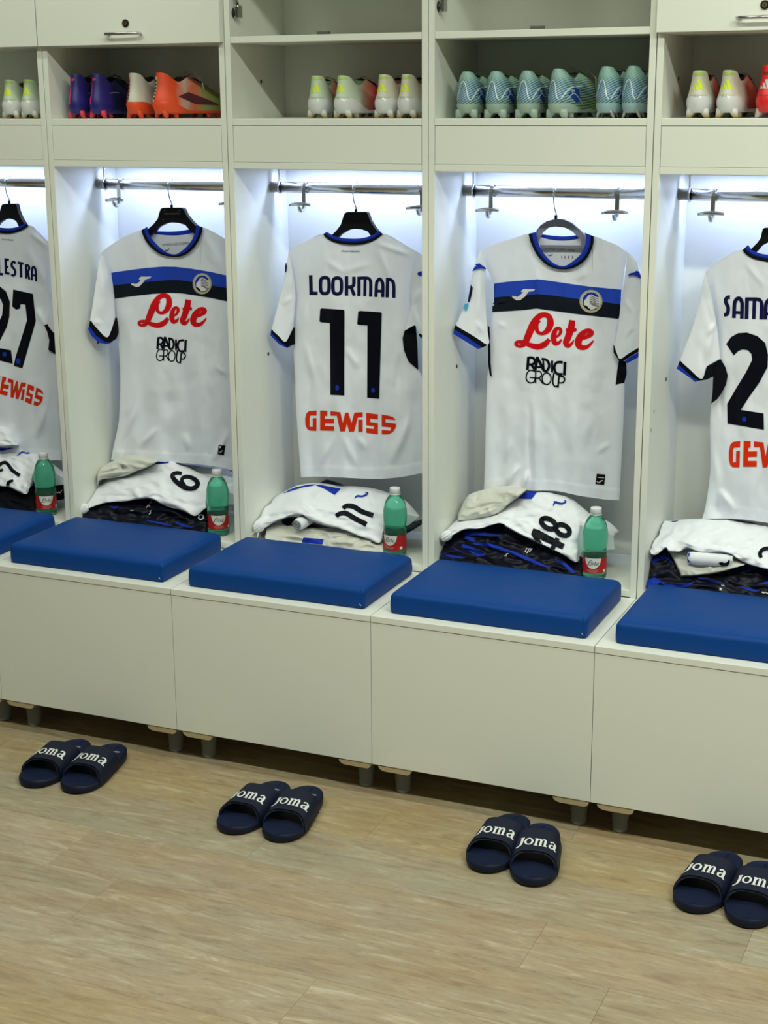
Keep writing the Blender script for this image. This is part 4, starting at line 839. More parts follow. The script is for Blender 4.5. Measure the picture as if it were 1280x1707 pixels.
# ================================================================== folded clothes
P0, P1, P2, P3, P4 = crop(0, 700, 8.533), crop(120, 750, 4.571), crop(410, 785, 4.129), crop(725, 770, 4.0), crop(1060, 850, 5.818)
ZF = H+.020
def cloth(name, label, cat, top, bot, left, right, ytop, ybot, m, folds=(), th=.03, amp=.004, seed=0, bulge=.012, nu=80, nv=46, group='folded kit in the lockers', freq=.05, yl=None, yr=None, rs=.8, parent=None):
    """a folded garment: its upper surface runs from the back edge (top, depth ytop) to the front edge (bot, depth ybot)"""
    if left is None: left = [top[0], bot[0]]
    if right is None: right = [top[-1], bot[-1]]
    P = coons(withy(top, 0), withy(bot, 0), withy(left, 0), withy(right, 0), nu, nv); px, py = P[..., 0], P[..., 1]
    s = np.linspace(0, 1, nu)[None, :]; t = np.linspace(0, 1, nv)[:, None]
    Y = ytop+(ybot-ytop)*(t**.9)
    if yl is not None: Y = Y+(yl-ybot)*np.clip(1-s*5, 0, 1)**2*t
    if yr is not None: Y = np.maximum(Y, yr*np.clip((s-rs)/.06, 0, 1))
    nz = np.array([[noise.noise(Vector((a*freq, b*freq*1.6, seed*7.3)))+.5*noise.noise(Vector((a*freq*2.7, b*freq*3.5, seed*3.3))) for a, b in zip(ra, rb)] for ra, rb in zip(px, py)])
    cr = np.array([[.35-abs(noise.noise(Vector((a*.045+b*.02, b*.075-a*.015, seed*1.7+9))))*1.6 for a, b in zip(ra, rb)] for ra, rb in zip(px, py)])
    Y = Y-bulge*np.sin(np.pi*t)**.8-1.3*amp*nz-1.6*folds_disp(px, py, folds)-amp*2.2*cr
    if yr is not None: Y = np.maximum(Y, yr*np.clip((s-rs)/.06, 0, 1))
    A = clampx(unproj(px, py, Y))
    # roll the border back so the edge is rounded
    e = np.minimum(np.minimum(s, 1-s)*nu/3.0, np.minimum(t, 1-t)*nv/3.0); e = np.clip(e, 0, 1)
    A[..., 1] += (1-e)**2*.006
    A[..., 2] = np.maximum(A[..., 2], ZF+.001)
    Bk = clampx(unproj(px, py, np.minimum(Y+th*1.1, DEP-.006))); Bk[..., 2] = np.maximum(Bk[..., 2], ZF+.0005)
    n = nu*nv; Fs = grid_faces(nu, nv)+grid_faces(nu, nv, n, True)
    for j in range(nv-1):
        for i in (0, nu-1): Fs.append((j*nu+i, (j+1)*nu+i, n+(j+1)*nu+i, n+j*nu+i))
    for i in range(nu-1):
        for j in (0, nv-1): Fs.append((j*nu+i, j*nu+i+1, n+j*nu+i+1, n+j*nu+i))
    if parent is None:
        c = A.reshape(-1, 3).mean(0); parent = thing(name, label, cat, (c[0], c[1], ZF), group=group); pn = 'fabric'
    else: pn = name
    o = mesh_obj(pn, np.r_[A.reshape(-1, 3), Bk.reshape(-1, 3)], Fs, m, parent)
    return parent, Surf([o]), o
def roll(name, label, cat, a, b, r, m, end_m=None, group='rolled socks', nspiral=2.5):
    """rolled textile from point a to b"""
    a, b = Vector(a), Vector(b); t = thing(name, label, cat, (a.x, a.y, min(a.z, b.z)-r), group=group)
    n = 9; P = [a+(b-a)*i/(n-1) for i in range(n)]; rr = [r*.80, r*.97]+[r*(1+.03*math.sin(i*2.1)) for i in range(n-4)]+[r*.97, r*.85]
    tube('roll', P, rr, m, t, 22)
    d = (a-b).normalized(); up = Vector((0, 0, 1)); u = d.cross(up).normalized(); v = u.cross(d)
    sp = [a+d*.0015+u*(r*.78*(1-q/40)*math.cos(2*math.pi*nspiral*q/40))+v*(r*.78*(1-q/40)*math.sin(2*math.pi*nspiral*q/40)) for q in range(37)]
    tube('spiral_edge', sp, r*.13, end_m or m, t, 6)
    return t
# ---- number 6 locker
t, S, o = cloth('training_top', 'dark navy folded training top under the number six shorts', 'shirt', P1([(60, 420), (260, 350), (450, 335), (620, 345), (850, 420), (960, 440), (1025, 430)]), P1([(30, 520), (250, 560), (600, 640), (850, 670), (1025, 690)]), None, None, .10, .030, DARKF, [(*P1([(250, 420)])[0], *P1([(560, 470)])[0], 4, .006), (*P1([(600, 400)])[0], *P1([(960, 560)])[0], 4, .006), (*P1([(300, 500)])[0], *P1([(800, 590)])[0], 4, .007)], th=.09, amp=.005, seed=1)
stripes('stripe', [(P1([(285, 430, 6), (320, 440, 14), (355, 432, 6)]), 's'), (P1([(560, 535, 8), (680, 560, 14), (760, 575, 6)]), 's'), (P1([(790, 555, 8), (870, 580, 18), (930, 590, 6)]), 's')], S, BLUE, t, .0022)
decal_strokes('lettering', [(P1([(443, 462, 7), (468, 462, 7)]), 'l'), (P1([(565, 440, 6), (600, 400, 6), (606, 385, 5)]), 's'), (P1([(572, 420, 5), (596, 432, 5)]), 'l'), (P1([(585, 490, 6), (600, 480, 6), (592, 468, 6), (606, 462, 6)]), 's'), (P1([(965, 520, 9), (985, 530, 9), (1002, 512, 9), (990, 495, 9), (970, 500, 9)]), 'c')], S, WHITEPR, t, .0030, 1)
t, S, o = cloth('shorts', 'white folded football shorts with black number six', 'shorts', P1([(60, 400), (130, 325), (200, 235), (350, 165), (480, 125), (620, 98), (760, 82), (860, 128), (960, 178), (1080, 230), (1235, 300)]), P1([(38, 498), (140, 440), (260, 404), (400, 393), (520, 377), (600, 376), (700, 428), (850, 470), (935, 505), (1030, 440), (1235, 420)]), P1([(60, 400), (33, 450), (38, 498)]), None, .180, .045, CLOTH2,
  [(*P1([(250, 240)])[0], *P1([(400, 330)])[0], 5, .006), (*P1([(460, 300)])[0], *P1([(520, 370)])[0], 4, .008), (*P1([(540, 360)])[0], *P1([(640, 300)])[0], 5, .009), (*P1([(130, 350)])[0], *P1([(500, 355)])[0], 3, -.005), (*P1([(660, 190)])[0], *P1([(700, 400)])[0], 8, .006), (*P1([(640, 370)])[0], *P1([(950, 470)])[0], 4, .005), (*P1([(300, 190)])[0], *P1([(450, 250)])[0], 6, .005)], th=.045, amp=.004, seed=2, yl=.03, yr=.125, rs=.80)
decal_strokes('number', [(P1([(836, 178, 26), (800, 175, 30), (772, 184, 32), (766, 202, 34), (786, 232, 36), (826, 266, 38), (868, 288, 38), (912, 294, 36), (946, 280, 36), (956, 252, 38), (936, 224, 34), (898, 206, 30), (862, 205, 30), (840, 218, 28), (838, 240, 28), (860, 272, 26)]), 's')], S, NAVYB, t, .0026, 1.2)
decal_polys('waistband_panel', [P1([(628, 100), (740, 86), (735, 99), (640, 108)])], S, BLUE, t, .0026)
t, S, o = cloth('towel', 'cream rolled towel on top of the number six shorts', 'towel', P1([(185, 170), (240, 122), (330, 75), (430, 40), (530, 48), (650, 86)]), P1([(190, 282), (210, 232), (300, 217), (400, 202), (480, 167), (560, 137), (650, 90)]), None, None, .150, .105, CREAM,
  [(*P1([(200, 165)])[0], *P1([(370, 125)])[0], 3, .007), (*P1([(210, 195)])[0], *P1([(390, 165)])[0], 3, .008), (*P1([(230, 215)])[0], *P1([(400, 185)])[0], 2.5, -.006), (*P1([(380, 110)])[0], *P1([(400, 160)])[0], 3, -.010), (*P1([(330, 90)])[0], *P1([(420, 120)])[0], 4, .006), (*P1([(420, 70)])[0], *P1([(600, 80)])[0], 5, .006)], th=.04, amp=.003, seed=3, bulge=.02)
cloth('folded_shirt', 'pale folded shirt behind the bottle and number six shorts', 'shirt', P1([(770, 95), (900, 108), (1050, 112), (1150, 140), (1235, 190)]), P1([(800, 140), (950, 210), (1050, 260), (1150, 290), (1235, 310)]), None, None, .235, .205, CLOTH2, th=.05, amp=.003, seed=4)
# ---- number 11 locker
t, S, o = cloth('towel', 'cream folded towel under the number eleven shorts', 'towel', P2([(135, 400), (200, 375), (300, 380), (450, 395), (650, 400), (800, 440), (940, 480)]), P2([(125, 470), (300, 510), (500, 540), (700, 565), (940, 590)]), None, None, .09, .030, CREAM, [(*P2([(180, 440)])[0], *P2([(500, 470)])[0], 3.5, .007), (*P2([(560, 450)])[0], *P2([(700, 440)])[0], 3, .007), (*P2([(580, 490)])[0], *P2([(720, 490)])[0], 3, .008), (*P2([(700, 510)])[0], *P2([(780, 470)])[0], 3, .008), (*P2([(830, 500)])[0], *P2([(900, 520)])[0], 3, .006)], th=.07, amp=.005, seed=5)
decal_polys('blue_tab', [P2([(395, 458), (535, 470), (526, 506), (385, 492)])], S, BLUE, t, .0026)
cloth('training_top', 'dark folded garment between the socks roll and number eleven shorts', 'shirt', P2([(240, 340), (300, 320), (400, 330), (500, 370), (700, 400), (950, 420), (1205, 335)]), P2([(250, 360), (330, 405), (450, 418), (600, 415), (800, 440), (1050, 450), (1205, 372)]), None, None, .13, .095, DARKF, th=.05, amp=.003, seed=6)
cloth('training_top', 'dark folded garment corner behind the number eleven shorts', 'shirt', P2([(505, 85), (545, 62), (600, 75), (665, 98)]), P2([(505, 110), (560, 115), (620, 120), (670, 120)]), None, None, .235, .215, DARKF, th=.04, amp=.002, seed=7, nu=30, nv=20)
t, S, o = cloth('shorts', 'white folded football shorts with black number eleven', 'shorts', P2([(95, 215), (130, 184), (200, 175), (260, 145), (340, 106), (430, 88), (520, 88), (650, 104), (780, 110), (900, 130), (1000, 165), (1100, 215), (1188, 312)]), P2([(42, 385), (110, 400), (200, 350), (300, 312), (380, 306), (430, 335), (550, 382), (650, 402), (750, 440), (850, 480), (915, 498), (950, 430), (1020, 400), (1120, 385), (1188, 320)]), P2([(95, 215), (62, 310), (42, 385)]), None, .195, .050, CLOTH2,
  [(*P2([(120, 300)])[0], *P2([(300, 270)])[0], 4, .006), (*P2([(100, 360)])[0], *P2([(260, 320)])[0], 4, .007), (*P2([(250, 250)])[0], *P2([(420, 300)])[0], 5, .006), (*P2([(380, 200)])[0], *P2([(450, 330)])[0], 6, .006), (*P2([(450, 320)])[0], *P2([(650, 385)])[0], 4, .006), (*P2([(860, 140)])[0], *P2([(900, 300)])[0], 6, .005), (*P2([(150, 190)])[0], *P2([(100, 330)])[0], 3, .005)], th=.045, amp=.004, seed=8, yl=.03, yr=.125, rs=.74)
decal_polys('waistband_panel', [P2([(252, 156), (300, 128), (340, 112), (430, 94), (480, 92), (460, 102), (400, 110), (330, 132)]), P2([(470, 94), (520, 97), (652, 122), (610, 165), (540, 122)])], S, BLUE, t, .0026)
decal_strokes('maker_mark', [(P2([(748, 187, 6), (765, 172, 12), (800, 174, 12), (828, 163, 12), (838, 150, 8), (820, 150, 5)]), 's')], S, BLUE, t, .0026, 1)
decal_strokes('number', [(P2([(620, 312, 30), (645, 294, 30), (690, 292, 34), (745, 324, 34), (830, 368, 34)]), 's'), (P2([(668, 258, 30), (692, 240, 30), (740, 245, 34), (800, 280, 34), (876, 306, 34)]), 's')], S, NAVYB, t, .0026, 1.2)
roll('rolled_socks', 'white rolled socks tucked under the number eleven shorts', 'socks', at_y(*P2([(352, 374)])[0], .034), at_y(*P2([(352, 374)])[0], .034)+Vector((.004, .095, .004)), .0185, CLOTH2, mat('sock_gap_shade', (.30, .31, .33), .9))  # dark grey spiral paints the shade in the gaps between the rolled layers
tube('drawstring', [at_y(*P2([(75, 395)])[0], .05), at_y(*P2([(60, 415)])[0], .04), at_y(*P2([(25, 455)])[0], .04)], .0022, CLOTH2, t, 6)
tube('drawstring', [at_y(*P2([(85, 400)])[0], .05), at_y(*P2([(85, 425)])[0], .04), at_y(*P2([(78, 462)])[0], .04)], .0022, CLOTH2, t, 6)
# ---- number 48 locker
t, S, o = cloth('training_top', 'black and blue folded training tops under the number forty-eight shorts', 'shirt', P3([(60, 520), (130, 460), (300, 400), (450, 400), (600, 460), (800, 560), (980, 640)]), P3([(15, 660), (250, 690), (500, 730), (750, 770), (980, 800)]), P3([(60, 520), (25, 580), (15, 660)]), None, .12, .028, DARKF, [(*P3([(200, 480)])[0], *P3([(450, 500)])[0], 4, .008), (*P3([(180, 560)])[0], *P3([(330, 610)])[0], 5, .010), (*P3([(300, 520)])[0], *P3([(700, 680)])[0], 4, .007), (*P3([(450, 460)])[0], *P3([(900, 640)])[0], 4, .006), (*P3([(60, 580)])[0], *P3([(400, 650)])[0], 4, .007), (*P3([(800, 620)])[0], *P3([(930, 720)])[0], 4, .008)], th=.09, amp=.005, seed=9)
stripes('stripe', [(P3([(190, 470, 24), (240, 478, 26), (340, 482, 18), (450, 492, 6)]), 's'), (P3([(200, 500, 20), (250, 520, 26), (270, 530, 8)]), 's'), (P3([(180, 555, 20), (250, 590, 36), (300, 615, 26), (340, 618, 6)]), 's'), (P3([(260, 545, 10), (360, 555, 22), (470, 590, 20), (580, 630, 22), (680, 675, 20), (760, 702, 6)]), 's'), (P3([(50, 550, 14), (85, 552, 10)]), 's'), (P3([(800, 650, 6), (860, 680, 18), (910, 725, 22), (930, 738, 10)]), 's'), (P3([(30, 610, 8), (120, 630, 16), (200, 640, 6)]), 's')], S, BLUE, t, .0022)
decal_strokes('lettering', [(P3([(600, 600, 6), (612, 576, 6)]), 'l'), (P3([(612, 608, 6), (630, 578, 6)]), 'l'), (P3([(628, 602, 6), (646, 578, 6)]), 'l'), (P3([(606, 576, 5), (650, 580, 5)]), 'l'), (P3([(462, 625, 6), (478, 628, 6), (474, 615, 6), (490, 612, 6)]), 's')], S, WHITEPR, t, .0030, 1)
t, S, o = cloth('shorts', 'white folded football shorts with black number forty-eight', 'shorts', P3([(90, 435), (150, 380), (280, 340), (420, 320), (550, 240), (600, 196), (680, 193), (800, 208), (900, 243), (970, 298), (1040, 355), (1150, 400), (1225, 468)]), P3([(32, 525), (110, 492), (200, 452), (300, 446), (430, 412), (500, 450), (620, 510), (750, 570), (850, 620), (942, 672), (990, 590), (1100, 600), (1195, 590)]), P3([(90, 435), (42, 478), (32, 525)]), P3([(1225, 468), (1190, 500), (1195, 590)]), .185, .050, CLOTH2,
  [(*P3([(430, 400)])[0], *P3([(520, 300)])[0], 6, .006), (*P3([(120, 440)])[0], *P3([(400, 400)])[0], 4, .006), (*P3([(80, 470)])[0], *P3([(180, 430)])[0], 3, .008), (*P3([(640, 260)])[0], *P3([(800, 330)])[0], 5, .004), (*P3([(940, 300)])[0], *P3([(960, 560)])[0], 6, .006), (*P3([(440, 420)])[0], *P3([(900, 640)])[0], 4, .005), (*P3([(1100, 420)])[0], *P3([(1180, 480)])[0], 5, .008)], th=.045, amp=.004, seed=10, yl=.03, yr=.125, rs=.74)
decal_polys('waistband_panel', [P3([(552, 244), (606, 200), (680, 200), (645, 247)])], S, BLUE, t, .0026)
decal_strokes('maker_mark', [(P3([(788, 292, 5), (802, 270, 13), (845, 277, 11), (870, 266, 13), (864, 254, 6)]), 's'), (P3([(790, 262, 4), (815, 264, 6)]), 'l')], S, BLUE, t, .0026, 1)
e8 = lambda cx, cy, rx, ry, r_: ([(cx+rx*math.cos(a)*math.cos(r_)-ry*math.sin(a)*math.sin(r_), cy+rx*math.cos(a)*math.sin(r_)+ry*math.sin(a)*math.cos(r_), 33) for a in [2*math.pi*i/14 for i in range(14)]])
decal_strokes('number', [(P3(e8(757, 411, 52, 30, .5)), 'c'), (P3(e8(852, 454, 48, 32, .5)), 'c'), ], S, NAVYB, t, .0026, 1.2)
decal_polys('number_four', [P3([(655, 443), (690, 452), (865, 548), (850, 582), (720, 525), (640, 482)]), P3([(640, 482), (672, 478), (722, 552), (690, 540), (662, 518)]), P3([(768, 574), (803, 503), (832, 513), (798, 584)])], S, NAVYB, t, .0029, 2)
t, S, o = cloth('towel', 'cream crumpled towel on top of the number forty-eight shorts', 'towel', P3([(150, 355), (205, 240), (260, 205), (380, 175), (500, 163), (605, 184)]), P3([(150, 392), (280, 385), (415, 345), (480, 290), (540, 245), (605, 190)]), None, None, .160, .100, CREAM, [(*P3([(200, 360)])[0], *P3([(400, 280)])[0], 3.5, .010), (*P3([(230, 330)])[0], *P3([(410, 270)])[0], 2.5, -.006), (*P3([(230, 375)])[0], *P3([(420, 310)])[0], 3.5, .008), (*P3([(260, 260)])[0], *P3([(300, 200)])[0], 3, -.006), (*P3([(420, 200)])[0], *P3([(540, 190)])[0], 5, .005)], th=.04, amp=.004, seed=11, bulge=.02)
tube('white_strap', [at_y(*P3([(12, 640)])[0], .04), at_y(*P3([(18, 590)])[0], .05), at_y(*P3([(40, 545)])[0], .06)], .004, CLOTH2, t, 8)
# ---- right locker
t, S, o = cloth('training_top', 'black and blue folded training tops below the ribbed white shorts', 'shirt', P4([(210, 330), (300, 330), (500, 400), (800, 460), (1050, 480), (1300, 520), (1700, 640)]), P4([(60, 800), (400, 830), (800, 860), (1300, 900), (1700, 950)]), P4([(210, 330), (110, 460), (80, 650), (60, 800)]), None, .13, .028, DARKF, [(*P4([(120, 520)])[0], *P4([(360, 480)])[0], 5, .008), (*P4([(600, 650)])[0], *P4([(900, 720)])[0], 4, .008), (*P4([(250, 700)])[0], *P4([(700, 740)])[0], 4, .007), (*P4([(900, 600)])[0], *P4([(1280, 570)])[0], 5, .007), (*P4([(130, 600)])[0], *P4([(400, 610)])[0], 7, .006)], th=.10, amp=.005, seed=12)
stripes('stripe', [(P4([(110, 545, 14), (200, 480, 36), (290, 460, 26), (360, 520, 8)]), 's'), (P4([(600, 655, 6), (720, 690, 24), (870, 720, 8)]), 's'), (P4([(240, 700, 20), (330, 740, 30), (480, 735, 30), (560, 700, 6)]), 's'), (P4([(1180, 720, 6), (1280, 705, 26)]), 's'), (P4([(1000, 745, 6), (1130, 780, 22), (1200, 785, 6)]), 's'), (P4([(930, 590, 6), (1050, 570, 12), (1170, 570, 4)]), 's')], S, BLUE, t, .0022)
decal_strokes('lettering', [(P4([(806, 775, 7), (828, 778, 7), (812, 760, 7), (834, 764, 7)]), 'l'), (P4([(826, 728, 7), (858, 736, 7)]), 'l'), (P4([(1218, 795, 9), (1240, 805, 10), (1255, 800, 9), (1280, 812, 9)]), 's')], S, WHITEPR, t, .0030, 1)
t2, S, o = cloth('blue_sleeve', 'bright blue sleeve end sticking out beside the right cushion', 'shirt', P4([(70, 700), (120, 665), (185, 650), (240, 690)]), P4([(22, 782), (70, 802), (130, 760), (240, 710)]), None, None, .05, .022, BLUE, th=.02, amp=.003, seed=13, nu=30, nv=20)
cloth('folded_shirt', 'cream flat folded cloth below the rolled socks', 'shirt', P4([(285, 395), (370, 390), (600, 390), (900, 440), (1060, 520)]), P4([(440, 646), (520, 645), (700, 625), (850, 595), (1050, 535)]), P4([(285, 395), (350, 460), (440, 646)]), None, .11, .045, CREAM, th=.015, amp=.002, seed=14)
t, S, o = cloth('shorts', 'white folded shorts with a ribbed waistband, at the right photo edge', 'shorts', P4([(225, 128), (270, 112), (330, 112), (390, 104), (500, 94), (700, 91), (900, 94), (1050, 112), (1160, 132), (1300, 170), (1700, 300)]), P4([(142, 432), (195, 436), (285, 370), (325, 408), (420, 408), (490, 372), (600, 410), (750, 422), (900, 430), (1050, 515), (1280, 582), (1700, 700)]), P4([(225, 128), (218, 250), (125, 340), (142, 432)]), None, .190, .050, CLOTH2,
  [(*P4([(380, 270)])[0], *P4([(600, 360)])[0], 4, .008), (*P4([(600, 350)])[0], *P4([(920, 410)])[0], 4, .007), (*P4([(480, 380)])[0], *P4([(360, 420)])[0], 4, .006), (*P4([(250, 130)])[0], *P4([(255, 240)])[0], 2.2, .004), (*P4([(290, 130)])[0], *P4([(290, 240)])[0], 2.2, .004), (*P4([(1000, 420)])[0], *P4([(1100, 490)])[0], 5, .005)]+[(*P4([(150+22*i, 330-6*i)])[0], *P4([(175+22*i, 425-10*i)])[0], 1.5, .004) for i in range(5)], th=.045, amp=.0035, seed=15, yl=.03, nu=110)
decal_strokes('number', [(P4([(1215, 462, 36), (1202, 425, 38), (1225, 388, 38), (1275, 372, 38), (1330, 385, 38), (1350, 420, 38)]), 's')], S, NAVYB, t, .0026, 1.2)
stripes('seam_stripe', [(P4([(320, 104, 5), (365, 112, 10), (410, 102, 6)]), 's'), (P4([(900, 97, 4), (1030, 112, 7), (1155, 132, 5)]), 's')], S, NAVY, t, .0016)
ts = roll('rolled_socks', 'white rolled socks with a black mark under the ribbed shorts', 'socks', at_y(*P4([(925, 492)])[0], .060), at_y(*P4([(505, 462)])[0], .055), .0175, CLOTH2)
So = Surf([q for q in COL.objects if q.parent == ts and q.name.startswith('roll')])
decal_polys('maker_mark', [P4([(800, 512), (830, 505), (860, 515), (885, 505), (905, 475), (912, 500), (905, 525), (880, 548), (850, 552), (815, 535)])], So, NAVYB, ts, .0015, 2)
decal_strokes('cuff_mark', [(P4([(505, 410, 12), (515, 435, 14), (492, 460, 10), (500, 485, 14), (520, 510, 10)]), 's')], So, BLUE, ts, .0015)
# ---- left locker
t, S, o = cloth('training_top', 'black folded training top under the number seven shorts at the left edge', 'shirt', P0([(-500, 780), (-200, 840), (0, 870), (200, 920), (345, 980), (440, 940), (480, 930)]), P0([(-500, 1260), (0, 1300), (300, 1370), (480, 1400)]), None, None, .12, .028, BLACKF, [(*P0([(0, 1100)])[0], *P0([(400, 1180)])[0], 4, .006), (*P0([(100, 1000)])[0], *P0([(420, 1100)])[0], 4, .006)], th=.09, amp=.004, seed=16)
t, S, o = cloth('training_top', 'black folded training top corner behind the leftmost bottle', 'shirt', P0([(460, 900), (700, 900), (905, 890)]), P0([(460, 1150), (700, 1160), (905, 1130)]), None, None, .15, .120, BLACKF, th=.06, amp=.003, seed=21, nu=40, nv=30)
decal_strokes('lettering', [(P0([(795, 1010, 8), (815, 1040, 10), (840, 1020, 10), (850, 1040, 10), (880, 1000, 8)]), 's')], S, WHITEPR, t, .002, 1)
t, S, o = cloth('shorts', 'white folded football shorts with a black seven at the left edge', 'shorts', P0([(-500, 300), (-200, 320), (0, 360), (240, 345), (400, 385), (480, 408), (550, 465), (700, 600), (905, 760)]), P0([(-500, 850), (-200, 900), (0, 942), (130, 962), (345, 1062), (410, 960), (450, 870), (600, 950), (905, 930)]), None, None, .195, .050, CLOTH2, [(*P0([(60, 480)])[0], *P0([(300, 560)])[0], 6, .005), (*P0([(380, 900)])[0], *P0([(300, 980)])[0], 4, .006), (*P0([(700, 700)])[0], *P0([(880, 800)])[0], 4, .008)], th=.045, amp=.004, seed=17, yr=.125, rs=.66)
decal_polys('waistband_panel', [P0([(-60, 390), (240, 368), (150, 412), (40, 438), (-60, 440)])], S, BLUE, t, .0026)
decal_strokes('number', [(P0([(-40, 690, 40), (10, 625, 46), (70, 605, 48), (110, 630, 48), (180, 720, 50), (280, 790, 50)]), 's'), (P0([(-30, 735, 36), (40, 705, 36)]), 'l'), (P0([(108, 935, 46), (125, 885, 46), (190, 858, 30)]), 's')], S, NAVYB, t, .0026, 1.2)
decal_strokes('maker_mark', [(P0([(245, 510, 10), (310, 458, 22), (380, 470, 18), (440, 452, 26), (470, 420, 20)]), 's')], S, BLUE, t, .0026, 1)
cloth('towel', 'pale towel fold on top of the number seven shorts at the left edge', 'towel', P0([(-500, 60), (-200, 80), (0, 100), (100, 130), (180, 250), (245, 352)]), P0([(-500, 330), (-200, 350), (0, 378), (80, 372), (160, 362), (245, 358)]), None, None, .165, .120, CLOTH2, [(*P0([(0, 300)])[0], *P0([(200, 340)])[0], 3, -.006)], th=.04, amp=.003, seed=18)
def gather(shorts_obj, c, rx, ry, rz, tilt=0.0):
    nu, nv = 40, 18; V = []; Fs = []
    for j in range(nv):
        th = math.pi*(j+.5)/nv
        for i in range(nu):
            ph = 2*math.pi*i/nu; k = 1+.10*math.sin(ph*11)*math.sin(th)+.06*noise.noise(Vector((ph*2, th*3, c.x*9)))
            p = Vector((rx*k*math.cos(th), ry*k*math.sin(th)*math.sin(ph), rz*k*math.sin(th)*math.cos(ph)))
            p = Matrix.Rotation(tilt, 3, 'Y') @ p; V.append(p+c)
    for j in range(nv-1):
        for i in range(nu): Fs.append((j*nu+i, j*nu+(i+1) % nu, (j+1)*nu+(i+1) % nu, (j+1)*nu+i))
    Fs.append(tuple(range(nu))); Fs.append(tuple((nv-1)*nu+i for i in range(nu)))
    mesh_obj('gathered_waistband', V, Fs, CLOTH2, shorts_obj)
SH = {o['label']: o for o in COL.objects if o.type == 'EMPTY' and o.name.startswith('shorts')}
for key, f, pt, r_ in (('number six', P1, (82, 448), .020), ('number eleven', P2, (82, 385), .020), ('number forty', P3, (66, 492), .019)):
    so = [o for l_, o in SH.items() if key in l_][0]; gather(so, at_y(*f([pt])[0], .045)+Vector((.004, 0, 0)), r_, .014, r_*.72, -.6)
# ================================================================== water bottles
GREENB = mat('green_bottle', (.24, .86, .60), .06, trans=.94, ior=1.33)
LABR = mat('red_label', (.42, .008, .012), .4); LABW = mat('white_label', (.70, .72, .68), .45); INK = mat('label_ink', (.02, .03, .05), .5)
def lab_pt(c, r, phi, z): return (c[0]+r*math.cos(phi), c[1]+r*math.sin(phi), c[2]+z)
def bottle(X, Y, label, turn=0):
    t = thing('water_bottle', label, 'bottle', (X, Y, ZF), group='green water bottles'); c = (X, Y, ZF)
    hgt = .200; k = hgt/.2
    prof = [(.012, .004), (.020, .0005), (.029, .001), (.0325, .006), (.0335, .014), (.0335, .020), (.0325, .022), (.0325, .066), (.0335, .068), (.0335, .080), (.0318, .0845), (.0312, .088), (.0322, .092), (.0335, .100), (.0345, .114), (.0345, .126), (.0335, .138), (.0310, .150), (.0270, .162), (.0215, .172), (.0165, .178), (.0138, .181), (.0135, .184), (.0135, .190)]
    lathe('bottle_body', prof, c, GREENB, t, 36)
    lathe('cap', [(.0140, .184), (.0150, .185), (.0150, .199), (.0143, .2008), (.006, .2008)], c, WHITEP, t, 32)
    lathe('neck_ring', [(.0135, .181), (.0158, .1812), (.0158, .1832), (.0135, .1834)], c, WHITEP, t, 28)
    ph0 = math.atan2(CAM[1]-Y, CAM[0]-X)+turn; R_ = .0331
    n = 48; V = []; Fs = []
    for i in range(n+1):
        a = 2*math.pi*i/n
        for z in (.0225, .0655): V.append(lab_pt(c, R_, a, z))
    for i in range(n): Fs.append((i*2, i*2+2, i*2+3, i*2+1))
    mesh_obj('label', V, Fs, LABR, t)
    # white arch on the label, its lettering and small print lines
    V = []; Fs = []; m_ = 16
    for i in range(m_+1):
        u = -1+2*i/m_; zb = .036+.030*(1-math.sqrt(max(0, 1-u*u*.98)))
        for j in range(5): V.append(lab_pt(c, R_+.0004, ph0+u*.70, zb+(.0656-zb)*j/4))
    for i in range(m_):
        for j in range(4): Fs.append((i*5+j, (i+1)*5+j, (i+1)*5+j+1, i*5+j+1))
    mesh_obj('label_arch', V, Fs, LABW, t)
    # script lettering carried from the shirt sponsor
    xs = [p[0] for pts, _ in LETE for p in pts]; ys = [p[1] for pts, _ in LETE for p in pts]; cx = (min(xs)+max(xs))/2; cy = (min(ys)+max(ys))/2; sc = .034/(max(xs)-min(xs))
    V = []; Fs = []
    for pts, _ in LETE:
        sg = catmull([np.array(p) for p in pts], 3.0); sg = [np.array([p[0], p[1], p[2]*.62]) for p in sg]; L, Rt = stroke_quads(sg, False); b = len(V)
        for a_, b_ in zip(L, Rt):
            for q in (a_, b_): V.append(lab_pt(c, R_+.0008, ph0+(q[0]-cx)*sc/R_, .0528-(q[1]-cy)*sc*.9))
        for i in range(len(sg)-1): Fs.append((b+i*2, b+i*2+1, b+i*2+3, b+i*2+2))
    mesh_obj('label_lettering', V, Fs, INK, t, False)
    for zz, hw in ((.0325, .42), (.029, .50), (.0262, .36)):
        V = []; Fs = []
        for i in range(13):
            a = ph0-hw+2*hw*i/12; V += [lab_pt(c, R_+.0004, a, zz), lab_pt(c, R_+.0004, a, zz+.0012)]
        for i in range(12): Fs.append((i*2, i*2+2, i*2+3, i*2+1))
        mesh_obj('label_line', V, Fs, mat('label_pink', (.55, .25, .22), .5), t)
    V = [lab_pt(c, R_+.0005, ph0+.95, .025), lab_pt(c, R_+.0005, ph0+1.2, .025), lab_pt(c, R_+.0005, ph0+1.2, .033), lab_pt(c, R_+.0005, ph0+.95, .033)]
    mesh_obj('label_stamp', V, [(0, 1, 2, 3)], LABW, t, False)
bottle(-.140, .072, 'green water bottle beside the number seven shorts, leftmost', 0)
bottle(.487, .072, 'green water bottle beside the number six shorts', 0)
bottle(1.070, .070, 'green water bottle beside the number eleven shorts', -.55)
bottle(1.663, .070, 'green water bottle beside the number forty-eight shorts', -.15)
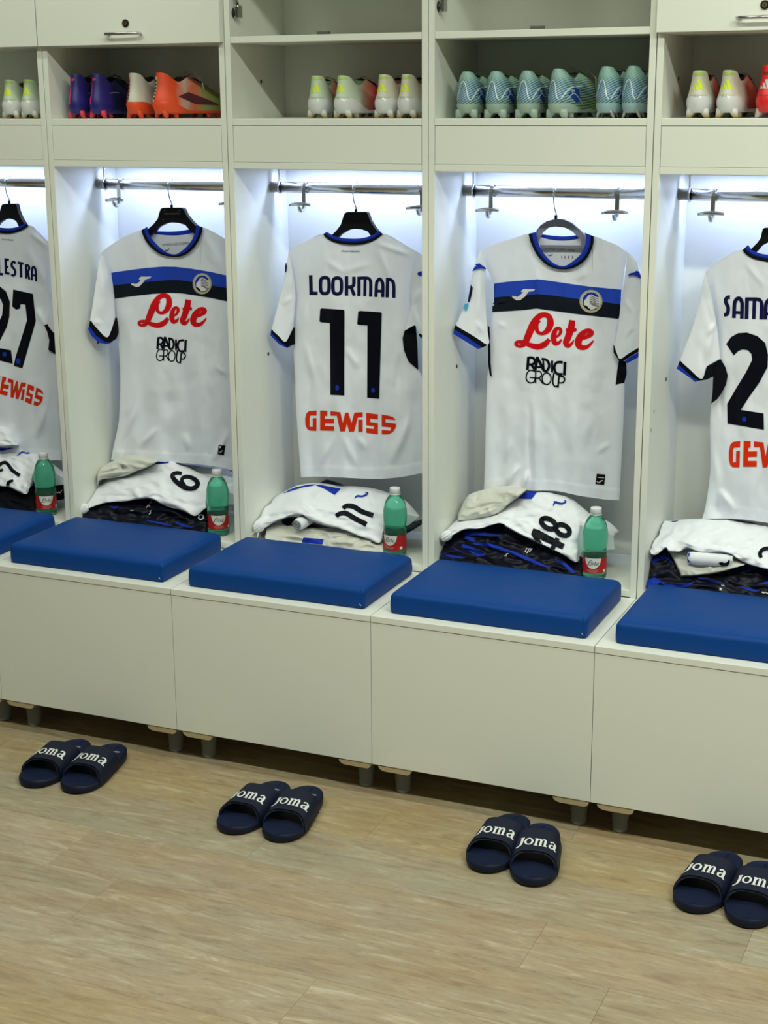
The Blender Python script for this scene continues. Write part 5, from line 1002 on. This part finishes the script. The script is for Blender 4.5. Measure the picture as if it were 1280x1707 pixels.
# ================================================================== football boots on the shelves
def boot_mat(kind):
    n_ = 'boot_upper_'+kind
    m = mat(n_, (.5, .5, .5), .45); nt = m.node_tree; n = nt.nodes; l = nt.links; b = n['Principled BSDF']
    tc = n.new('ShaderNodeTexCoord'); sp = n.new('ShaderNodeSeparateXYZ'); l.new(tc.outputs['Object'], sp.inputs[0])
    def ramp(src, stops, lo, hi):
        mr = n.new('ShaderNodeMapRange'); mr.inputs[1].default_value = lo; mr.inputs[2].default_value = hi; l.new(src, mr.inputs[0])
        r = n.new('ShaderNodeValToRGB'); e = r.color_ramp.elements
        while len(e) < len(stops): e.new(.5)
        for i, (p, c) in enumerate(stops): e[i].position = p; e[i].color = (*c, 1)
        l.new(mr.outputs[0], r.inputs[0]); return r.outputs[0]
    nz = n.new('ShaderNodeTexNoise'); nz.inputs['Scale'].default_value = 22; l.new(tc.outputs['Object'], nz.inputs['Vector'])
    ad = n.new('ShaderNodeMath'); ad.operation = 'MULTIPLY_ADD'; ad.inputs[1].default_value = .05; l.new(nz.outputs['Fac'], ad.inputs[0]); l.new(sp.outputs['Y'], ad.inputs[2])
    if kind == 'white_green': c = ramp(ad.outputs[0], [(0, (.50, .62, .46)), (.30, (.52, .60, .46)), (.40, (.42, .30, .22)), (.55, (.45, .03, .03)), (.8, (.30, .02, .02))], 0, .28)
    elif kind == 'white_cream': c = ramp(ad.outputs[0], [(0, (.62, .60, .50)), (.34, (.60, .56, .46)), (.46, (.45, .10, .07)), (.7, (.35, .03, .03)), (1, (.25, .02, .02))], 0, .28)
    elif kind == 'purple': c = ramp(ad.outputs[0], [(0, (.018, .016, .17)), (.25, (.030, .022, .20)), (.4, (.010, .010, .06)), (1, (.012, .010, .05))], 0, .28)
    elif kind == 'orange': c = ramp(ad.outputs[0], [(0, (.80, .07, .015)), (.30, (.80, .08, .02)), (.42, (.55, .42, .34)), (.5, (.70, .14, .08)), (.62, (.30, .34, .12)), (.8, (.24, .30, .08)), (1, (.5, .12, .05))], 0, .28)
    elif kind == 'orange_cream': c = ramp(ad.outputs[0], [(0, (.62, .60, .52)), (.3, (.60, .58, .50)), (.42, (.30, .28, .27)), (.55, (.55, .12, .06)), (1, (.4, .3, .12))], 0, .28)
    elif kind == 'red': c = ramp(ad.outputs[0], [(0, (.72, .022, .020)), (1, (.62, .015, .015))], 0, .28)
    else:
        mp = n.new('ShaderNodeMapping'); mp.inputs['Rotation'].default_value = (0, math.radians(35), 0); l.new(tc.outputs['Object'], mp.inputs[0])
        wv = n.new('ShaderNodeTexWave'); wv.wave_type = 'BANDS'; wv.bands_direction = 'Z'; wv.inputs['Scale'].default_value = 60; wv.inputs['Distortion'].default_value = 0; l.new(mp.outputs[0], wv.inputs['Vector'])
        teal = ramp(ad.outputs[0], [(0, (.30, .50, .48)), (.35, (.32, .50, .34)), (.6, (.34, .46, .10)), (1, (.28, .38, .08))], 0, .28)
        bl = ramp(sp.outputs['Z'], [(0, (.03, .10, .10)), (.35, (.008, .045, .30)), (.75, (.010, .07, .24)), (1, (.22, .40, .36))], .03, .105)
        mx = n.new('ShaderNodeMixRGB'); l.new(wv.outputs['Fac'], mx.inputs[0]); l.new(bl, mx.inputs[1]); l.new(teal, mx.inputs[2]); c = mx.outputs[0]
    l.new(c, b.inputs['Base Color']); return m
def smooth01(x): x = max(0, min(1, x)); return x*x*(3-2*x)
def shoe_w(v, W):
    base = (max(0, 1-abs(2*v-1)**3.2))**.5
    g = .80-.10*math.exp(-((v-.42)/.16)**2)+.26*math.exp(-((v-.74)/.22)**2)
    return W*base*g
def boot_parts(kind, root, hgt, col):
    """builds one boot in local axes: heel at the origin, toe towards +y"""
    N = 48; Wd = .044
    LV = [(.014, .008, .266, .90), (.022, .000, .272, 1.0), (.034, -.004, .272, 1.05), (.046, -.003, .258, 1.0), (.056, .002, .234, .90), (.068, .006, .208, .80), (.080, .008, .182, .71), (.093, .009, .152, .63), (.104, .011, .128, .56)]
    if kind in ('teal', 'ice'): LV = [(a[0], a[1], a[2], w_) for a, w_ in zip(LV, (.92, .99, 1.05, 1.07, 1.05, 1.0, .90, .76, .50))]
    zt = LV[-1][0]; k = (hgt-.014)/(zt-.014)
    def ring(i, off=0, zo=None):
        z, yb, yf, ws = LV[i]; R_ = []; f = i/(len(LV)-1)
        for q in range(N):
            th = 2*math.pi*q/N; v = (1-math.cos(th))/2; s = 1 if math.sin(th) >= 0 else -1
            x = s*(shoe_w(v, Wd*ws)+off) if 0 < v < 1 else 0; y = (yb-off)+(yf-yb+2*off)*v
            zz = .014+(z-.014)*k
            zz -= (f**3)*.026*math.exp(-((v-.52)/.26)**2)*1.0
            zz -= (f**4)*.012*smooth01((v-.7)/.3)
            R_.append((x, y, zz))
        return R_
    V = []; Fs = []; rg = [ring(i) for i in range(len(LV))]
    last = rg[-1]; inner = [(p[0]*.84, .012+(p[1]-.012)*.90+.006, p[2]-.001) for p in last]; deep = [(p[0]*.84, .012+(p[1]-.012)*.90+.006, .035) for p in last]
    for r_ in rg: V += r_
    n = len(rg)
    for i in range(n-1):
        for q in range(N): Fs.append((i*N+q, i*N+(q+1) % N, (i+1)*N+(q+1) % N, (i+1)*N+q))
    Fs.append(tuple(range(N)))
    up = mesh_obj('upper', V, Fs, boot_mat(kind)); up.parent = root
    Vi = last+inner+deep; Fi = [(a*N+q, a*N+(q+1) % N, (a+1)*N+(q+1) % N, (a+1)*N+q) for a in (0, 1) for q in range(N)]; Fi.append(tuple(2*N+q for q in range(N)))
    li = mesh_obj('lining', Vi, Fi, col['lining']); li.parent = root
    # tongue and laces on the instep
    Pt = [(0, .118, hgt*.86), (0, .150, hgt*.80), (0, .185, hgt*.62)]
    V = []; Fs = []
    for i, p in enumerate(Pt):
        for x in (-.024, -.012, 0, .012, .024): V.append((x*(1-.1*i), p[1]+(.004 if abs(x) > .02 else 0), p[2]+.008-abs(x)*.25))
    for i in range(2):
        for j in range(4): Fs.append((i*5+j, i*5+j+1, (i+1)*5+j+1, (i+1)*5+j))
    tg = mesh_obj('tongue', V, Fs, col['lining']); tg.parent = root
    for i in range(4):
        y = .125+.018*i; z = hgt*(.86-.075*i)+.012
        lc = tube('lace', [(-.026, y, z-.008), (0, y+.006, z+.001), (.026, y+.004, z-.008)], .0018, col['lace'], root, 6, local=True)
    if col.get('bow'):
        tube('lace', [(0, .13, hgt*.95), (.03, .12, hgt*1.02), (.055, .13, hgt*.80), (.05, .14, hgt*.55)], .0014, col['lace'], root, 6, local=True)
        tube('lace', [(0, .13, hgt*.95), (-.02, .14, hgt*1.04), (-.045, .13, hgt*.9)], .0014, col['lace'], root, 6, local=True)
    # heel cup and sole plate: a shell around the base, high at the heel
    V = []; Fs = []; rows = 5
    for j in range(rows):
        for q in range(N):
            th = 2*math.pi*q/N; v = (1-math.cos(th))/2; s = 1 if math.sin(th) >= 0 else -1
            top = .020+(col['cup']-.020)*(1-smooth01((v-.10)/.30)); z = .012+(top-.012)*j/(rows-1)
            f = np.interp(z, [.012]+[.014+(a[0]-.014)*k for a in LV], [0]+list(range(len(LV)))); i0 = min(int(f), len(LV)-2); fr = f-i0
            a, b = LV[i0], LV[i0+1]; yb, yf, ws = [a[m_]+(b[m_]-a[m_])*fr for m_ in (1, 2, 3)]
            of = .0016*(1 if j < rows-1 else .3)
            V.append((s*(shoe_w(v, Wd*ws)+of) if 0 < v < 1 else 0, (yb-of)+(yf-yb+2*of)*v, z))
    for j in range(rows-1):
        for q in range(N): Fs.append((j*N+q, j*N+(q+1) % N, (j+1)*N+(q+1) % N, (j+1)*N+q))
    Fs.append(tuple(range(N-1, -1, -1)))
    sp = mesh_obj('sole_plate', V, Fs, col['plate']); sp.parent = root
    st = []
    for (x, y, w1, d1) in ((-.022, .022, .011, .012), (.022, .022, .011, .012), (-.021, .060, .010, .012), (.021, .060, .010, .012), (-.032, .170, .009, .011), (.034, .170, .009, .011), (-.030, .205, .009, .011), (.032, .205, .009, .011), (-.014, .238, .008, .010), (.016, .238, .008, .010)):
        if y < .1: w1 *= col.get('studw', 1)
        V = []; Fs = []
        for z, sc in ((.022, 1.40), (.013, 1.15), (.0008, .70)):
            for q in range(10):
                a = 2*math.pi*q/10; V.append((x+(w1*.72)*sc*math.cos(a)+(.42*(.0008-z) if x > 0 else -.42*(.0008-z)), y+(d1*.72)*sc*math.sin(a), z))
        for i in range(2):
            for q in range(10): Fs.append((i*10+q, i*10+(q+1) % 10, (i+1)*10+(q+1) % 10, (i+1)*10+q))
        Fs.append(tuple(range(9, -1, -1))); Fs.append(tuple(20+q for q in range(10)))
        o = mesh_obj('stud', V, Fs, col['stud']); o.parent = root
    # prints on the heel: shapes in (x,z) pressed on to the back of the upper
    bv = BVHTree.FromPolygons([v.co for v in up.data.vertices], [list(p.vertices) for p in up.data.polygons])
    def press(name, polys, m, off=.0009, side=False):
        V = []; Fs = []
        for pts in polys:
            bm = bmesh.new(); vs_ = [bm.verts.new((p[0], p[1], 0)) for p in pts]
            es = [bm.edges.new((vs_[i], vs_[(i+1) % len(vs_)])) for i in range(len(vs_))]; bmesh.ops.triangle_fill(bm, edges=es, use_beauty=True)
            for ax in (0, 1):
                lo = min(p[ax] for p in pts); hi = max(p[ax] for p in pts); c_ = lo+.003
                while c_ < hi:
                    bmesh.ops.bisect_plane(bm, geom=bm.verts[:]+bm.edges[:]+bm.faces[:], plane_co=(c_, 0, 0) if ax == 0 else (0, c_, 0), plane_no=(1, 0, 0) if ax == 0 else (0, 1, 0)); c_ += .004
            bm.verts.index_update(); b = len(V)
            for v in bm.verts:
                if side: o_, d_ = Vector((.2, v.co.x, v.co.y)), Vector((-1, 0, 0))
                else: o_, d_ = Vector((v.co.x, -.2, v.co.y)), Vector((0, 1, 0))
                h_ = bv.ray_cast(o_, d_)[0] or bv.find_nearest(Vector((v.co.x, 0, v.co.y)) if not side else Vector((.04, v.co.x, v.co.y)))[0]
                V.append(h_-d_*off)
            for f in bm.faces: Fs.append([b+v.index for v in f.verts])
            bm.free()
        o = mesh_obj(name, V, Fs, m); o.parent = root; return o
    def ribbon(pts, w):
        P = catmull([np.array((p[0], p[1], w)) for p in pts], .002); L, Rt = stroke_quads(P, False); return [tuple(q) for q in L]+[tuple(q) for q in Rt[::-1]]
    q = lambda pts, c, s_=.00029, zb=505: [((x-c)*s_, (zb-z)*s_) for x, z in pts]
    if kind in ('white_green', 'white_cream', 'red'):
        cm = col['logo']
        for pl in ([(140, 198), (166, 195), (198, 270), (170, 270)], [(120, 225), (140, 222), (161, 270), (137, 270)], [(107, 251), (121, 247), (130, 270), (99, 270)]): press('heel_bar', [q(pl, 150)], cm)
        press('heel_line', [q([(78, 318), (225, 318), (225, 326), (78, 326)], 150)], mat('boot_line_'+kind, (.40, .45, .36) if kind != 'red' else (.5, .02, .02), .5))
        for hx in (-.006, .002): press('heel_tab', [[(hx-.003, .050), (hx+.003, .050), (hx+.003, .056), (hx-.003, .056)]], mat('boot_line_'+kind, (.40, .45, .36), .5))
        press('collar_trim', [q([(115, 150), (125, 135), (190, 135), (205, 150), (205, 158), (115, 158)], 152)], mat('neon_trim', (.42, .60, .10), .5) if kind != 'red' else col['lining'])
    elif kind == 'purple':
        press('heel_stripe', [[(-.016, .040), (-.008, .040), (-.007, .100), (-.010, .102)]], mat('hot_pink', (.75, .03, .10), .45))
        press('heel_mark', [[(-.010, .108), (0, .114), (.006, .110), (-.002, .104)]], mat('hot_pink', (.75, .03, .10), .45))
        press('side_mark', [ribbon([(.045, .070), (.07, .072), (.10, .071)], .002)], mat('grey_line', (.4, .4, .5), .4), .0012, True)
    elif kind in ('orange', 'orange_cream'):
        half = [[(-.020, .045), (.000, .045), (.004, .112), (-.006, .118), (-.018, .09)]] if kind == 'orange' else [[(-.034, .045), (-.008, .045), (-.004, .112), (-.014, .118)]]
        press('heel_panel', half, mat('boot_cream', (.62, .60, .52), .5) if kind == 'orange' else mat('boot_orange', (.80, .07, .015), .45))
        for i in range(6): gx = .006 if kind == 'orange' else 0; press('heel_glyph', [[(gx-.010, .052+.0095*i), (gx-.004, .053+.0095*i), (gx-.005, .059+.0095*i), (gx-.0105, .058+.0095*i)]], mat('boot_dark', (.03, .02, .03), .5), .0016)
        if kind == 'orange': press('side_panel', [[(.06, .060), (.10, .072), (.16, .050), (.20, .034), (.12, .038)]], mat('boot_maroon', (.10, .02, .03), .5), .0012, True)
    elif kind in ('teal', 'ice'):
        W_ = mat('boot_white_line', (.62, .72, .72), .45)
        press('heel_zigzag', [ribbon([(-.032, .046), (-.022, .050), (-.013, .084), (-.006, .092), (.000, .086), (.010, .052), (.018, .047), (.026, .066), (.033, .080)], .0024)], W_, .0014)
        press('side_patch', [[(.025, .058), (.05, .074), (.075, .070), (.085, .040), (.06, .038), (.04, .05)]], mat('boot_deep_blue', (.01, .05, .28), .45), .0012, True)
        press('side_badge', [[(.038, .062), (.052, .064), (.052, .070), (.038, .068)]], mat('boot_grey', (.30, .40, .50), .45), .0018, True)
        press('side_line', [ribbon([(.02, .045), (.045, .060), (.07, .050), (.10, .030)], .0018)], W_, .0020, True)
def amber():
    m = mat('stud_amber', (.5, .4, .1), .35); nt = m.node_tree; n = nt.nodes; l = nt.links
    tc = n.new('ShaderNodeTexCoord'); sp = n.new('ShaderNodeSeparateXYZ'); mr = n.new('ShaderNodeMapRange'); mr.inputs[1].default_value = .002; mr.inputs[2].default_value = .014
    r = n.new('ShaderNodeValToRGB'); r.color_ramp.elements[0].color = (.46, .33, .08, 1); r.color_ramp.elements[1].color = (.64, .64, .62, 1)
    l.new(tc.outputs['Object'], sp.inputs[0]); l.new(sp.outputs['Z'], mr.inputs[0]); l.new(mr.outputs[0], r.inputs[0]); l.new(r.outputs[0], n['Principled BSDF'].inputs['Base Color'])
amber()
MW = mat('boot_white_plate', (.66, .67, .68), .18, coat=.4)
COLS = dict(
 white_green=dict(hgt=.112, cup=.052, plate=MW, stud=mat('stud_amber', (.50, .38, .10), .35), lining=mat('lining_green', (.10, .16, .09), .8), lace=mat('lace_white', (.5, .5, .46), .8), logo=mat('neon_yellow', (.66, .80, .02), .5), studw=1.2),
 white_cream=dict(hgt=.113, cup=.052, plate=MW, stud=mat('stud_amber', (.50, .38, .10), .35), lining=mat('lining_maroon', (.10, .03, .03), .8), lace=mat('lace_white', (.5, .5, .46), .8), logo=mat('neon_yellow', (.66, .80, .02), .5), studw=1.2),
 purple=dict(hgt=.126, cup=.040, plate=mat('plate_purple', (.020, .016, .17), .35), stud=mat('stud_pink', (.72, .05, .08), .4), lining=mat('lining_dark', (.012, .010, .03), .8), lace=mat('lace_dark', (.05, .05, .12), .7)),
 orange=dict(hgt=.126, cup=.046, plate=mat('plate_orange', (.78, .08, .02), .35), stud=mat('stud_orange', (.70, .07, .02), .4), lining=mat('lining_grey', (.08, .07, .07), .8), lace=mat('lace_white', (.5, .5, .46), .8), bow=True),
 orange_cream=dict(hgt=.126, cup=.046, plate=mat('plate_orange', (.78, .08, .02), .35), stud=mat('stud_orange', (.70, .07, .02), .4), lining=mat('lining_grey', (.08, .07, .07), .8), lace=mat('lace_white', (.5, .5, .46), .8)),
 teal=dict(hgt=.118, cup=.036, plate=mat('plate_mint', (.34, .44, .37), .4), stud=mat('stud_mint', (.36, .46, .40), .4), lining=mat('lining_mint', (.20, .30, .24), .8), lace=mat('lace_mint', (.36, .44, .34), .8), studw=1.5),
 teal_bow=dict(hgt=.122, cup=.036, plate=mat('plate_mint', (.34, .44, .37), .4), stud=mat('stud_mint', (.36, .46, .40), .4), lining=mat('lining_mint', (.20, .30, .24), .8), lace=mat('lace_mint', (.36, .44, .34), .8), studw=1.5, bow=True),
 ice=dict(hgt=.126, cup=.036, plate=mat('plate_ice', (.30, .44, .48), .35), stud=mat('stud_metal', (.45, .42, .38), .35, .6), lining=mat('lining_ice', (.22, .34, .36), .8), lace=mat('lace_mint', (.36, .44, .34), .8), studw=.55),
 red=dict(hgt=.124, cup=.050, plate=mat('plate_red', (.70, .02, .02), .3), stud=mat('stud_clear', (.55, .52, .45), .3), lining=mat('lining_red', (.30, .01, .01), .8), lace=mat('lace_red', (.5, .02, .02), .7), logo=mat('silver_print', (.55, .55, .55), .35)))
PROTO = {}
def boot(kind, px, yaw, label, group, y0=.030, mirror=False):
    p = at_y(px, 185, y0); t = thing('football_boot', label, 'boot', (p.x, y0+.004, ZS+.0005), math.radians(yaw), group)
    if kind in PROTO:
        for ch in list(PROTO[kind].children):
            c = ch.copy(); COL.objects.link(c); c.parent = t
    else:
        boot_parts('teal' if kind == 'teal_bow' else kind, t, COLS[kind]['hgt'], COLS[kind]); PROTO[kind] = t
    return t
G = 'pairs of boots on the locker shelves'
boot('white_green', 10, 6, 'white and green boot at the left photo edge, first of its pair', G)
boot('white_green', 41, 2, 'white and green boot beside the left post, second of its pair', G)
boot('purple', 121, 8, 'purple boot with pink heel stripe nearest the left post', G)
boot('purple', 156, 4, 'purple boot with pink heel stripe beside the orange boots', G)
boot('orange_cream', 217, 0, 'orange boot with cream heel half beside the purple boots', G)
boot('orange', 258, -20, 'orange boot turned sideways with loose white laces', G)
boot('white_green', 524, 10, 'pale green boot with yellow bars standing alone on the left', G)
boot('white_green', 563, -8, 'pale green boot with yellow bars turned to show its red side', G)
boot('white_cream', 633, -2, 'cream boot with yellow bars, third on its shelf', G)
boot('white_cream', 671, -2, 'cream boot with yellow bars beside the post', G)
boot('teal', 773, 5, 'teal striped boot at the left end of six', G)
boot('teal', 821, 4, 'teal striped boot, second of six', G)
boot('teal', 873, 4, 'teal striped boot, third of six', G)
boot('teal_bow', 921, -10, 'teal striped boot turned sideways with a hanging lace', G)
boot('ice', 1004, -2, 'ice blue boot with metal studs, fifth of six', G)
boot('ice', 1048, -1, 'ice blue boot with metal studs beside the right post', G)
boot('white_cream', 1160, 4, 'cream boot with yellow bars nearest the post in the rightmost locker', G)
boot('white_cream', 1207, -4, 'cream boot with yellow bars beside the red boot', G)
boot('red', 1272, -6, 'red boot with silver bars at the right photo edge', G)
# ================================================================== pool slides on the floor
SLM = mat('navy_rubber', (.005, .009, .028), .55, spec=.3); SLM2 = mat('navy_footbed', (.007, .013, .040), .6, spec=.25)
SLW = mat('white_rubber', (.72, .72, .72), .5); SLG = mat('grey_stamp', (.28, .30, .36), .6)
JO = [([(.62, 1.02, .30), (.62, .55, .30), (.58, .15, .28), (.42, -.10, .22), (.12, -.18, .18)], 's'), ([(.38, 1.02, .16), (.84, 1.02, .16)], 'l'), ([(.06, -.12, .24), (.16, -.10, .2)], 'l'),
      ([(1.42+.40*math.cos(a), .52+.42*math.sin(a), .25-.07*abs(math.sin(a))) for a in [2*math.pi*i/16 for i in range(16)]], 'c'),
      ([(2.28, 1.0, .26), (2.28, .08, .26)], 'l'), ([(2.05, .98, .14), (2.38, .98, .14)], 'l'), ([(2.06, .06, .13), (2.50, .06, .13)], 'l'),
      ([(2.36, .74, .14), (2.52, .96, .16), (2.72, .94, .20), (2.80, .70, .25), (2.80, .08, .25)], 's'), ([(2.64, .06, .13), (3.00, .06, .13)], 'l'),
      ([(2.88, .74, .14), (3.04, .96, .16), (3.22, .94, .20), (3.30, .70, .25), (3.30, .08, .25)], 's'), ([(3.14, .06, .13), (3.54, .06, .13)], 'l'),
      ([(3.88, .80, .20), (4.02, .97, .18), (4.26, .97, .20), (4.38, .78, .25), (4.38, .25, .25), (4.46, .06, .20), (4.66, .08, .13)], 's'),
      ([(4.36, .56, .14), (4.08, .52, .18), (3.88, .38, .22), (3.88, .16, .22), (4.04, .04, .18), (4.24, .12, .16), (4.36, .30, .12)], 's')]
def slide_outline(n=56, ins=0, side=1):
    P = []
    for q in range(n):
        th = 2*math.pi*q/n; v = (1-math.cos(th))/2; s = 1 if math.sin(th) >= 0 else -1      # v 0 toe .. 1 heel
        base = max(0, 1-abs(2*v-1)**4.2)**.5; w = .0590-.005*smooth01((v-.25)/.5)+.002*math.sin(v*6)
        bend = side*.006*math.cos(v*math.pi)
        P.append((s*max(0, base*w-ins*(base > .02))+bend, -.1425+ins+(.285-2*ins)*v))
    return P
def slide_parts(root, side):
    n = 56; V = []; Fs = []
    def top(y): return .021+.010*smooth01((y+.06)/.14)+.003*smooth01((-y-.11)/.03)
    lv = [(.006, lambda y: .0), (.001, lambda y: .004), (0, lambda y: .012), (.0, lambda y: top(y)-.004), (.0025, lambda y: top(y)-.0005)]
    for ins, zf in lv: V += [(x, y, zf(y)) for x, y in slide_outline(n, ins, side)]
    for i in range(len(lv)-1):
        for q in range(n): Fs.append((i*n+q, i*n+(q+1) % n, (i+1)*n+(q+1) % n, (i+1)*n+q))
    Fs.append(tuple(range(n-1, -1, -1)))
    so = mesh_obj('sole', V, [f[::-1] for f in Fs], SLM); so.parent = root
    V = []; Fs = []; lv = [(.0025, 0), (.006, -.0022), (.010, -.004), (.024, -.0052), (.036, -.0058)]
    for ins, dz in lv: V += [(x, y, top(y)-.0005+dz) for x, y in slide_outline(n, ins, side)]
    for i in range(len(lv)-1):
        for q in range(n): Fs.append((i*n+q, i*n+(q+1) % n, (i+1)*n+(q+1) % n, (i+1)*n+q))
    Fs.append(tuple((len(lv)-1)*n+q for q in range(n)))
    fb = mesh_obj('footbed', V, [f[::-1] for f in Fs], SLM2); fb.parent = root
    # strap
    nu, nv = 33, 17; V = []; Fs = []
    def strap(a, v, sh):
        c, s = math.cos(a), math.sin(a); w = .0585-.002*v-sh
        y = (-.078+.118*v)+(.020*(1-v)-.008*v)*(s**2)-.004
        x = (w+.001)*math.copysign(abs(c)**.62, c)+side*.006*math.cos((y+.1425)/.285*math.pi)
        z = .010+(.046+.014*v-sh)*(abs(s)**.75)
        return (x, y, z)
    for sh in (0, .0055):
        for j in range(nv):
            for i in range(nu): V.append(strap(math.pi*(1-i/(nu-1)), j/(nv-1), sh))
    m_ = nu*nv
    for j in range(nv-1):
        for i in range(nu-1):
            a = j*nu+i; Fs.append((a, a+1, a+nu+1, a+nu)); Fs.append((m_+a, m_+a+nu, m_+a+nu+1, m_+a+1))
    for i in range(nu-1):
        for j in (0, nv-1): Fs.append((j*nu+i, j*nu+i+1, m_+j*nu+i+1, m_+j*nu+i))
    st = mesh_obj('strap', V, Fs, SLM); st.parent = root
    bv = BVHTree.FromPolygons([Vector(v) for v in V], Fs); bf = BVHTree.FromPolygons([v.co for v in fb.data.vertices], [list(p.vertices) for p in fb.data.polygons])
    def lay(name, paths, f, b_, m2, off):
        V = []; Fs = []
        for pts, mode in paths:
            pts = [np.array(f(p), float) for p in pts]
            if mode == 'l': sgs = [(lin([a, b], .003), False) for a, b in zip(pts[:-1], pts[1:])]
            else: sgs = [(catmull(pts, .0025, mode == 'c'), mode == 'c')]
            for sg, cl in sgs:
                L, Rt = stroke_quads(sg, cl); b = len(V); k = len(sg)
                for a, c in zip(L, Rt):
                    for q in (a, c):
                        h_ = b_.ray_cast(Vector((q[0], q[1], .2)), Vector((0, 0, -1)))[0] or b_.find_nearest(Vector((q[0], q[1], .03)))[0]
                        V.append(h_+Vector((0, -off*.4, off)))
                for i in range(k if cl else k-1): i2 = (i+1) % k; Fs.append((b+i*2, b+i*2+1, b+i2*2+1, b+i2*2))
        o = mesh_obj(name, V, Fs, m2, None, False); o.parent = root
    sx = .0212; sy_ = .0285
    lay('lettering', JO, lambda p: ((p[0]-2.36)*sx+side*.004, -.030+(p[1]-.45)*sy_, p[2]*.0215), bv, SLW, .0012)
    lay('footbed_mark', [([(-1, 0, .1), (-.4, -.25, .12), (.1, -.1, .14), (.5, .25, .12), (1, .2, .08)], 's'), ([(0, .1, .1), (.5, .3, .1), (.9, .1, .1), (.5, -.1, .08)], 's')], lambda p: (p[0]*.024, .092+p[1]*.026, p[2]*.022), bf, SLG, .0010)
SPR = {}
def slide(toe, heel, side, label):
    toe, heel = Vector(toe), Vector(heel); d = (heel-toe); c = (toe+heel)/2; ang = math.atan2(d.y, d.x)-math.pi/2
    t = thing('slide_sandal', label, 'sandal', (c.x, c.y, .0008), ang, 'navy slides on the floor')
    if side in SPR:
        for ch in list(SPR[side].children): o = ch.copy(); COL.objects.link(o); o.parent = t
    else: slide_parts(t, side); SPR[side] = t
for nm, (a, b, c, d) in (('far left', ((.325, -.716), (.297, -.433), (.438, -.700), (.424, -.424))), ('second from the left', ((.958, -.752), (.955, -.462), (1.078, -.742), (1.058, -.458))), ('third from the left', ((1.623, -.684), (1.606, -.412), (1.738, -.706), (1.697, -.434))), ('far right', ((2.125, -.682), (2.147, -.404), (2.240, -.702), (2.252, -.418)))):
    slide((*a, 0), (*b, 0), -1, 'navy slide with white lettering, left one of the pair '+nm)
    slide((*c, 0), (*d, 0), 1, 'navy slide with white lettering, right one of the pair '+nm)
